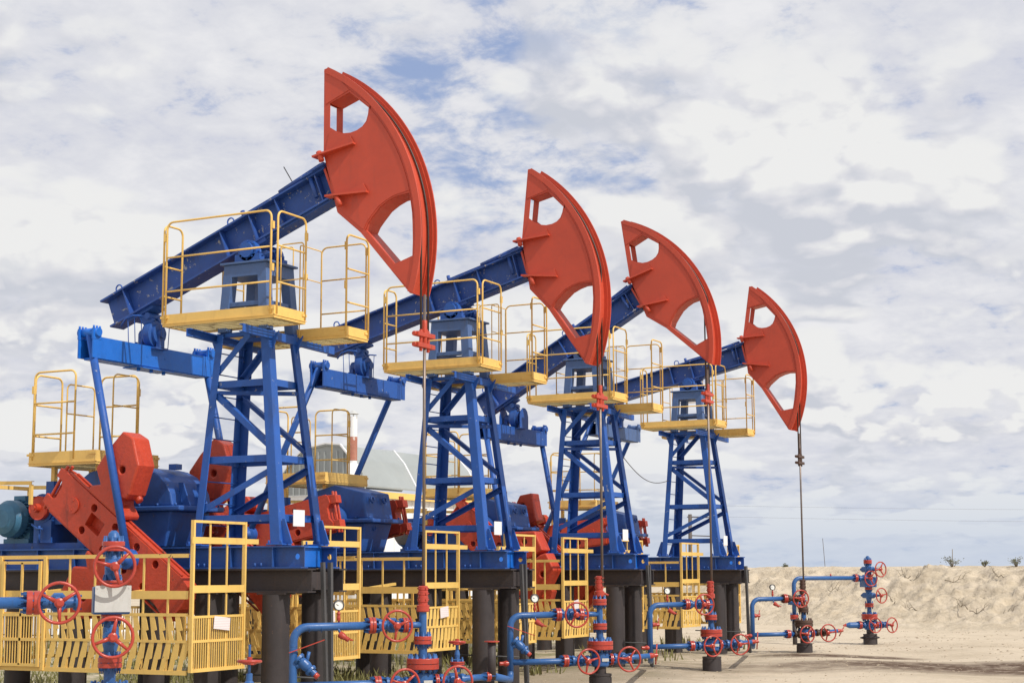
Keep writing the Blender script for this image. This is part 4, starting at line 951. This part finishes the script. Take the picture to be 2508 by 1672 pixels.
    MB().tube((0.13, 0, 0.40), (0.80, 0, 0.44), 0.038, 12).build('side_pipe', PIPEB, r)
    if not rust and riser_dx < -1.51:
        bpair(r, (0.80, 0, 0.44), (1, 0, 0), 0.055, 0.05, 0.003, 6)
        q = MB(); q.tube((0.84, 0, 0.40), (0.84, 0, 0.84), 0.05, 12); q.build('vent_stub', BLACK, r); MB().disc((0.84, 0, 0.84), (0, 0, 1), 0.09, 0.012).build('vent_cap', REDW, r)
        s2 = MB(); s2.lathe((0.43, 0.05, 0.50), (0, 0, 1), [(0.035, 0), (0.035, 0.08), (0.05, 0.09), (0.05, 0.14), (0.03, 0.15), (0.035, 0.20), (0.02, 0.26), (0.02, 0.34)], 12); s2.build('bleed_valve', PIPEB, r)
        bpair(r, (0.43, 0.05, 0.60), (0, 0, 1), 0.088, 0.04, 0.003, 6); wheel(r, (0.43, 0.05, 0.84), (0.05, 0.1, 1), 0.09, 'bleed_handwheel')
    else: lever(r, (0.79, 0, 0.44), (1, 0, 0.06), (0.08, 0, 1) if not rust else (0.5, 0, 0.8), 0.30)
    return r
WELLS = [(2.49, -0.05), (D[1][0]+2.40, D[1][1]-0.05), (D[2][0]+2.33, D[2][1]-0.05), (D[3][0]+2.40, D[3][1]-0.05)]
def link_to(i, reach=0.80):
    (ax, ay), (bx, by) = WELLS[i-1], WELLS[i]; c = math.cos(TURN); wx, wy = ax+reach*c-bx, ay+reach*c-by
    return (wx*c+wy*c, -wx*c+wy*c, 0.44)
# collector: each riser is fed from the neighbouring well
pumping_well(*WELLS[0], 'pumping wellhead with a standing black vent stub, reddest and largest flanges, fine bar panel behind', -1.52, None)
pumping_well(*WELLS[1], 'pumping wellhead with an extra bolted red flange under its tall red stuffing box', -1.37, link_to(1, 0.86), True, dxu=-0.45, fxu=-0.65, gx=-1.0)
pumping_well(*WELLS[2], 'pumping wellhead with clean red stuffing box, its gauge before a plain sand gap', -1.15, link_to(2), zu=1.10, ball=False, dxu=-0.235, fxu=-0.46, lx=-0.13, flx=-0.38, wrx=0.42, gx=-0.82)
pumping_well(*WELLS[3], 'rusty brown pumping wellhead with oil stained sand at its foot', -1.17, link_to(3), rust=True, zu=1.11, ball=False, dxu=-0.187, fxu=-0.42, lx=-0.10, flx=-0.37, wrx=0.42, gx=-0.70)

def tree_well(px, py, label, near):
    r = thing('christmas_tree', label, 'wellhead', (px, py, 0), 'wellheads without a pump jack'); r.rotation_euler = (0, 0, TURN)
    base_stack(r)
    if not near: MB().lathe((0, 0, 0.10), (0, 0, 1), [(0.165, 0), (0.20, 0.015), (0.165, 0.03)], 18).tube((-0.27, 0, 0.115), (-0.15, 0, 0.115), 0.012, 8, 0.04).tube((0.25, 0, 0.115), (0.15, 0, 0.115), 0.012, 8, 0.04).build('casing_lug', BLACK, r)
    wa = (0.0, -1, 0) if near else (0.25, -0.97, 0)
    spool(r, 0.90, 1.30, 0.052); spool(r, 1.50, 1.90, 0.052)
    st = 0.24 if near else 0.42
    def stack_valve(z):
        m = MB(); a = Vector(wa).normalized()
        m.lathe((0, 0, z-0.13), (0, 0, 1), [(0.055, 0), (0.07, 0.06), (0.07, 0.20), (0.055, 0.26)], 18)
        m.lathe(V(0, 0, z)-a*(0.13 if near else 0.24), a, [(0, 0), (0.03, 0.0), (0.03, 0.05), (0.068, 0.07), (0.068, 0.20 if near else 0.40), (0.045, 0.22 if near else 0.42), (0.015, st+(0.13 if near else 0.24))], 16)
        m.bolts(V(0, 0, z)+a*0.05, a, 0.062, 6, 0.012, -0.02, 0.03)
        m.build('valve', PIPEB, r); wheel(r, V(0, 0, z)+a*st, a)
    stack_valve(1.10); stack_valve(1.71)
    bpair(r, (0, 0, 1.265), (0, 0, 1), 0.092, 0.055, 0.004, 8)
    b = MB(); b.box(-0.165, 0.15, -0.13, 0.13, 1.295, 1.535); b.build('tree_block', PIPEB, r, 0.01)
    bpair(r, (0, 0, 1.565), (0, 0, 1), 0.092, 0.05, 0.004, 8)
    bpair(r, (0, 0, 1.89), (0, 0, 1), 0.100, 0.085, 0.004, 8)
    c = MB(); c.lathe((0, 0, 1.93), (0, 0, 1), [(0.056, 0), (0.056, 0.04), (0.045, 0.075), (0.02, 0.10), (0, 0.10)], 18); c.build('cap', PIPEB, r)
    # wing valve and flow line
    if near:
        gate_valve(r, (-0.46, 0, 1.40), (1, 0, 0), wa, 0.36, stem=0.25); bpair(r, (-0.67, 0, 1.40), (1, 0, 0), 0.105, 0.11, 0.006, 8)
    else:
        gate_valve(r, (-0.12, -0.02, 1.50), (1, 0, 0), (0.1, -1, 0), 0.30, stem=0.27); bpair(r, (-0.34, 0, 1.51), (1, 0, 0), 0.095, 0.06, 0.006, 8)
    f = MB()
    if near: f.path([(-0.60, 0, 1.40), (-4.5, 0, 1.40)], 0.052, 14); f.torus((-1.6, 0, 1.40), (1, 0, 0), 0.053, 0.004)
    else: f.path(fillet([(-0.20, 0, 1.51), (-1.97, 0, 1.51), (-1.98, 0, 0.55)], 0.16, 7), 0.05, 14)
    f.build('flow_pipe', PIPEB, r)
    if not near:
        bpair(r, (-1.98, 0, 0.62), (0, 0, 1), 0.10, 0.10); MB().tube((-1.98, 0, 0.55), (-1.98, 0, -0.2), 0.055, 12).build('post', BLACK, r)
        v = MB(); v.tube((-2.12, 0.02, 0.95), (-1.86, -0.10, 0.93), 0.05, 12); v.build('line_valve', PIPEB, r); wheel(r, (-1.84, -0.14, 0.90), (0.3, -0.95, 0), 0.15)
        MB().tube((-1.0, 0, 1.55), (-1.0, 0, 1.61), 0.02, 8).build('vent_nipple', REDW, r)
    # side outlets low down
    gate_valve(r, (-0.30, 0, 0.41), (1, 0, 0), (0, -1, 0), 0.30, stem=0.26) if near else gate_valve(r, (-0.04, -0.02, 0.41), (1, 0, 0), (0.1, -1, 0), 0.30, stem=0.26)
    bpair(r, (-0.46 if near else -0.27, 0, 0.41), (1, 0, 0), 0.095, 0.06)
    if not near: MB().tube((-0.34, 0, 0.41), (0, 0, 0.41), 0.062, 14).build('side_outlet', PIPEB, r)
    p = MB(); p.lathe((-0.30, 0, 0.41), (-1, 0, 0), [(0.05, 0), (0.07, 0.05), (0.07, 0.25), (0.05, 0.30), (0.03, 0.34)], 16); p.build('bull_plug', PIPEB, r)
    MB().lathe((-0.64, 0, 0.41), (-1, 0, 0), [(0.035, 0), (0.012, 0.07), (0, 0.07)], 12).build('plug_tip', REDW, r)
    bpair(r, (0.18, 0, 0.41), (1, 0, 0), 0.09, 0.045)
    gate_valve(r, (0.40 if near else 0.30, 0, 0.41), (1, 0, 0), wa, 0.30, stem=0.24 if near else 0.36)
    if near:
        MB().path([(0.5, 0, 0.41), (1.25, 0, 0.43)], 0.04, 12).build('side_pipe', PIPEB, r)
        s2 = MB(); s2.lathe((1.23, 0, 0.45), (0, 0, 1), [(0.035, 0), (0.035, 0.12), (0.05, 0.13), (0.045, 0.22), (0.03, 0.24), (0.03, 0.30), (0.012, 0.31), (0.012, 0.56)], 12); s2.build('bleed_valve', PIPEB, r)
        wheel(r, (1.23, 0, 0.86), (0.02, 0.03, 1), 0.10, 'bleed_handwheel')
    return r
tree_well(2.40, -5.36, 'wellhead with a blank white plate on its block, before the fine bar fence', True)
tree_well(1.86, D[3][1]+5.5, 'wellhead standing alone against the sand bank, tall stack of side valves', False)
o = MB().box(-0.155, 0.155, -0.006, 0.0, -0.115, 0.115)
for x in (-0.135, 0.135): o.tube((x, -0.010, 0.095), (x, 0, 0.095), 0.008, 6)
o = o.build('blank_plate', OFFW); o.location = (2.40+0.137*math.sin(TURN), -5.36-0.137*math.cos(TURN), 1.43); o.rotation_euler = (0, 0, TURN); tag(o, 'blank white plate fixed to the blue block of a wellhead', 'plate')

# ------------------------------------------------------------------ ground, bank
def relief(x, y):
    return -0.02+(0.03*math.sin(x*1.3+y*0.7)+0.025*math.sin(x*0.6-y*1.1+1) if -21 < x < 31 and -19 < y < 46 else 0.0)
def ground():
    m = MB(); xs = [-2500, -400, -80, -30] + [i*0.5 for i in range(-40, 62)] + [60, 200, 2500]; ys = [-300, -60, -25] + [i*0.5 for i in range(-36, 92)] + [70, 150, 500, 3000]
    for y in ys:
        for x in xs:
            m.v.append((x, y, relief(x, y)))
    n = len(xs)
    for j in range(len(ys)-1):
        for i in range(n-1): m.f.append([j*n+i, j*n+i+1, (j+1)*n+i+1, (j+1)*n+i]); m.sm.append(True)
    o = m.build('ground', SAND); o['kind'] = 'structure'
ground()
from mathutils import noise as mn
BA = Vector((-17.0, 40.2)); BDIR = Vector((9.3, -4.0)).normalized(); BN = Vector((-BDIR.y, BDIR.x))
if BN.y < 0: BN = -BN
def bank_h(s, t):
    prof = [(-2, -0.4), (0, -0.03), (1.2, 0.28), (2.6, 0.85), (3.8, 1.45), (4.6, 1.72), (5.2, 1.80), (9, 1.82), (16, 1.7), (30, 0.3), (34, -0.5)]
    for (a, ha), (b, hb) in zip(prof, prof[1:]):
        if a <= t <= b: h = ha+(hb-ha)*(t-a)/(b-a); break
    else: h = -0.5
    p = Vector((s*0.45, t*0.45, 0.0)); w = min(1, max(0, t/2))
    h += w*((0.15*mn.fractal(p*1.0, 1.0, 2.0, 5)+0.21*mn.fractal(p*3.6+Vector((5, 2, 0)), 0.60, 2.1, 7))*(1 if t < 4.6 else 0.30))
    e = min(1, max(0, (s-0.0)/6)); return h*e-(1-e)*0.3 if h > 0 else h
def bank():
    m = MB(); S = [i*0.09 for i in range(0, 330)]; T = [-2+i*0.10 for i in range(0, 86)]+[7.5, 8.5, 10, 13, 16, 22, 30, 34]
    for t in T:
        for s in S:
            p = BA+BDIR*s+BN*(t+0.5*mn.noise(Vector((s*0.2, 1.3, 0)))); m.v.append((p.x, p.y, bank_h(s, t)))
    n = len(S)
    for j in range(len(T)-1):
        for i in range(n-1): m.f.append([j*n+i, j*n+i+1, (j+1)*n+i+1, (j+1)*n+i]); m.sm.append(True)
    o = m.build('sand_bank', BERM); o['kind'] = 'structure'
bank()
def on_bank(s, t):
    p = BA+BDIR*s+BN*t; return V(p.x, p.y, bank_h(s, t))
# dry branches lying on the bank
brs = [(19.27, 3.77, 2.5, 0.75), (17.85, 3.58, 0.35, 0.75), (15.75, 3.72, 2.7, 0.7), (16.28, 3.73, 0.7, 0.55), (17.37, 1.83, 2.75, 0.9), (19.39, 1.67, 2.6, 0.6), (20.76, 1.81, 0.5, 0.8), (20.11, 1.45, 0.1, 0.6), (16.4, 2.2, 2.5, 0.4), (13.4, 2.98, 0.5, 0.4), (11.6, 3.4, 2.8, 0.5)]
for i, (s, t, a, L_) in enumerate(brs):
    m = MB(); c = on_bank(s, t); d = (Vector((BDIR.x, BDIR.y, 0))*math.cos(a)+(Vector((BN.x, BN.y, 0))+V(0, 0, .4))*math.sin(a)*0.7).normalized()
    pts = [V(0, 0, 0.03) + d*(k/5-0.5)*L_ + V(0, 0, 0.06*math.sin(k*1.9+i)) for k in range(6)]; m.path(pts, [0.014, 0.013, 0.011, 0.009, 0.006, 0.003], 5)
    for k in (2, 3, 4): m.path([pts[k], pts[k]+d*0.16*L_+V(random.uniform(-.1, .1), random.uniform(-.1, .1), 0.15), pts[k]+d*0.3*L_+V(random.uniform(-.15, .15), 0, 0.22)], [0.009, 0.006, 0.003], 4)
    o = m.build('dry_branch', STICK); o.location = c; tag(o, 'dry brown branch lying on the slope of the sand bank', 'branch', 'dry branches on the sand bank')
# little shrubs along the crest
def shrub(s, h, w, label, stem=0.0):
    r = on_bank(s, 5.6); m = MB(); lf = MB()
    for k in range(9):
        a = random.uniform(0, 6.28); e = V(math.cos(a)*w*random.uniform(.2, .5), math.sin(a)*w*random.uniform(.2, .5), h*random.uniform(0.5, 1))
        m.path([V(0, 0, -0.05), e*0.5+V(0, 0, 0.03), e], [0.012, 0.009, 0.004], 4)
        for q in range(16):
            c = e*random.uniform(0.55, 1.05)+V(random.gauss(0, w*.11), random.gauss(0, w*.11), random.gauss(0, h*.06)); n1 = V(random.gauss(0, 1), random.gauss(0, 1), random.gauss(0, 1)).normalized(); _, a1, b1 = frame(n1)
            lf.add([c-a1*0.03, c+b1*0.015, c+a1*0.03, c-b1*0.015], [(0, 1, 2, 3)])
    if stem: m.tube((0, 0, 0), (0.02, 0, stem), 0.012, 5)
    rt = thing('small_shrub', label, 'shrub', r, 'small shrubs along the top of the sand bank')
    m.build('stem', STICK, rt); lf.build('foliage', LEAF, rt)
shrub(9.0, 0.17, 0.22, 'tiny round shrub on the bank beside the rusty wellhead rod')
shrub(16.3, 0.38, 0.6, 'widest bare shrub on the bank, with a thin dead stem standing in it', 0.62)
shrub(17.55, 0.22, 0.3, 'small faint shrub on the bank between two larger ones')
shrub(18.75, 0.30, 0.42, 'bushy dark shrub on the bank above a tangle of dry branches')
pl = MB().path([(0, 0, -1.6), (-0.17, 0, 1.32)], [0.014, 0.010], 6).build('leaning_pole', FADEB)
pl.location = (-5.86, 45.0, 1.63); tag(pl, 'thin leaning pole sticking up behind the sand bank', 'pole')

# loose clods and crumbs on the sand
def clods():
    m = MB(); rnd = random.Random(11)
    for i in range(2200):
        y = 1.0+34*rnd.random()**0.8; x = rnd.uniform(-1.5, 3.0+y*0.28) if rnd.random() < 0.8 else rnd.uniform(-5, 10)
        if y > 31: continue
        s_ = rnd.choice((0.010, 0.012, 0.014, 0.018, 0.022, 0.034))*(0.55+y/55); o = len(m.v); gz = relief(x, y)
        for k in range(6): a = k*1.047+rnd.uniform(-.3, .3); m.v.append((x+s_*1.3*math.cos(a)*rnd.uniform(.7, 1.4), y+s_*1.3*math.sin(a)*rnd.uniform(.7, 1.4), gz-0.02))
        for k in range(6): a = k*1.047+rnd.uniform(-.3, .3); m.v.append((x+s_*.7*math.cos(a)*rnd.uniform(.6, 1.2), y+s_*.7*math.sin(a), gz+s_*rnd.uniform(.25, .6)))
        for k in range(6): m.f.append([o+k, o+(k+1) % 6, o+6+(k+1) % 6, o+6+k]); m.sm.append(False)
        m.f.append([o+6+k for k in range(6)]); m.sm.append(False)
    o = m.build('sand_crumbs', CLOD); o['kind'] = 'stuff'; tag(o, 'small clods and crumbs of dry earth scattered over the sand', 'earth crumbs')
clods()
# grass under the near units
def grass():
    m = MB(); rnd = random.Random(3)
    for i in range(26000):
        if i < 8000: x = rnd.uniform(-6, 2.2) if i < 1500 else rnd.uniform(-6, 0.2); y = rnd.uniform(-5.5, 1.0 if i < 1500 else 7)
        else: x = rnd.uniform(-17, 0.3); y = rnd.uniform(0, 24)
        if mn.noise(Vector((x*0.6, y*0.6, 3.0))) < -0.10+0.016*y or (x > 0.9 and rnd.random() < .7): continue
        h = rnd.uniform(0.05, 0.2)+0.006*max(0, y); a = rnd.uniform(0, 6.28); w = 0.008+0.0009*max(0, y); dx, dy = math.cos(a)*w, math.sin(a)*w; lx, ly = rnd.gauss(0, 0.06), rnd.gauss(0, 0.06); gz = relief(x, y)
        m.add([(x-dx, y-dy, gz-0.01), (x+dx, y+dy, gz-0.01), (x+lx*.5+dx*.7, y+ly*.5+dy*.7, gz+h*.6), (x+lx, y+ly, gz+h)], [(0, 1, 2), (0, 2, 3)])
    o = m.build('grass', GRASSM); o['kind'] = 'stuff'; tag(o, 'thin dry green grass growing under the near pump jacks', 'grass')
grass()

# ------------------------------------------------------------------ buildings behind
Y1H = 39.5
def hangar():
    y0, y1 = 31.0, Y1H
    r = thing('hangar', 'white hangar with curved grey sheet roof and yellow eave', 'hangar', (0, 0, 0))
    prof = [(-21.6, 4.9), (-21.0, 5.55), (-20.5, 5.95), (-19.6, 6.10), (-19.0, 6.04), (-18.55, 5.55), (-18.0, 4.62)]
    m = MB(); n = len(prof)
    for i in range(n-1):
        (xa, za), (xb, zb) = prof[i], prof[i+1]; m.hexa([(xa, y0, za), (xb, y0, zb), (xb, y1, zb), (xa, y1, za), (xa, y0, za+0.06), (xb, y0, zb+0.06), (xb, y1, zb+0.06), (xa, y1, za+0.06)])
    ro = m.build('roof', ZINC, r)
    e = MB(); e.prism([(-21.6, 4.9)]+prof[1:]+[(-18.0, 4.4), (-21.6, 4.4)], [], lambda u, v, d: V(u, y0+0.05+d, v), 0, 0.08)
    for i in range(14): x = -21.5+i*0.26; z = 4.5; e.box(x, x+0.05, y0-0.0, y0+0.05, 4.4, min(5.9, 5.0+1.2*math.sin((x+21.6)/3.6*math.pi)))
    e.build('gable', ZINC, r)
    for yy in (31.02, 34.6, 39.46):
        s = MB()
        for i in range(n-1):
            (xa, za), (xb, zb) = prof[i], prof[i+1]; s.bar((xa, yy, za+0.085), (xb, yy, zb+0.085), 0.09, 0.05)
        s.build('roof_seam', WHITE, ro)
    MB().box(-18.02, -17.9, y0, y1, 4.28, 4.50).build('eave_band', YEL, r)
    w = MB(); w.box(-21.6, -18.1, y0+0.14, y1, 0.0, 4.39)
    for i in range(13): w.box(-18.1, -18.07, y0+0.3+i*0.62, y0+0.34+i*0.62, 0, 4.27)
    w.build('wall', WHITE, r)
hangar()
def chimney():
    r = thing('chimney_pipe', 'white stack pipe with a red middle and conical cap, beside the grey hangar', 'chimney', (-17.95, 30.2, 0))
    MB().tube((0, 0, 0), (0, 0, 5.35), 0.21, 18).build('lower_pipe', WHITE, r)
    MB().lathe((0, 0, 5.35), (0, 0, 1), [(0.21, 0), (0.145, 0.03), (0.145, 1.62), (0, 1.62)], 18).build('upper_pipe', WHITE, r)
    MB().lathe((0, 0, 5.42), (0, 0, 1), [(0.151, 0.05), (0.151, 0.86)], 18).build('red_band', FADER, r)
    c = MB(); c.lathe((0, 0, 7.06), (0, 0, 1), [(0.20, 0), (0.02, 0.13), (0, 0.13), (0, 0)], 16)
    for k in range(3): c.tube((0.14*math.cos(k*2.1), 0.14*math.sin(k*2.1), 6.9), (0.16*math.cos(k*2.1), 0.16*math.sin(k*2.1), 7.07), 0.012, 5)
    c.build('cap', OFFW, r)
chimney()
sh_ = MB().box(-27, -20.2, 18.6, 21.5, 0, 2.22)
for i in range(22): sh_.box(-26.9+i*0.3, -26.86+i*0.3, 18.57, 18.6, 0.05, 2.2)
sh_ = sh_.build('site_cabin', WHITE); tag(sh_, 'low white cabin seen through the bars of the yellow fence', 'cabin')
# power pole and wires far behind
def pole():
    r = thing('power_pole', 'thin grey power pole seen through the legs of the smallest tower', 'pole', (-17.25, 60, 0))
    MB().tube((0, 0, 0), (0.05, 0, 4.55), 0.10, 8).build('mast', FADEB, r)
    MB().bar((-0.1, 0, 4.42), (1.2, 0, 4.36), 0.05, 0.05).bar((0, 0, 3.5), (1.1, 0, 3.45), 0.05, 0.05).bar((0, 0, 2.4), (1.9, 0, 0.9), 0.05, 0.05).build('crossarm', FADEB, r)
pole()
for k, (z, l) in enumerate(((5.1, 'upper of two thin power lines low over the horizon'), (4.55, 'lower of two thin power lines low over the horizon'))):
    m = MB(); a = V(-17.2, 60, z*0.98); b = V(40, 62, z-0.1); m.path([a+(b-a)*(i/20)-V(0, 0, 0.7*math.sin(math.pi*i/20)) for i in range(21)], 0.0032, 5)
    tag(m.build('power_line', FADEB), l, 'power line', 'power lines')
m = MB(); a = V(D[2][0]+0.45, D[2][1]+0.38, 3.85); b = V(D[3][0]-0.42, D[3][1]-0.3, 3.62); m.path([a+(b-a)*(i/16)-V(0, 0, 0.26*math.sin(math.pi*i/16)) for i in range(17)], 0.008, 5)
tag(m.build('sagging_cable', DGREY), 'thin cable sagging between the two smallest towers', 'cable')
SC.render.engine = 'CYCLES'
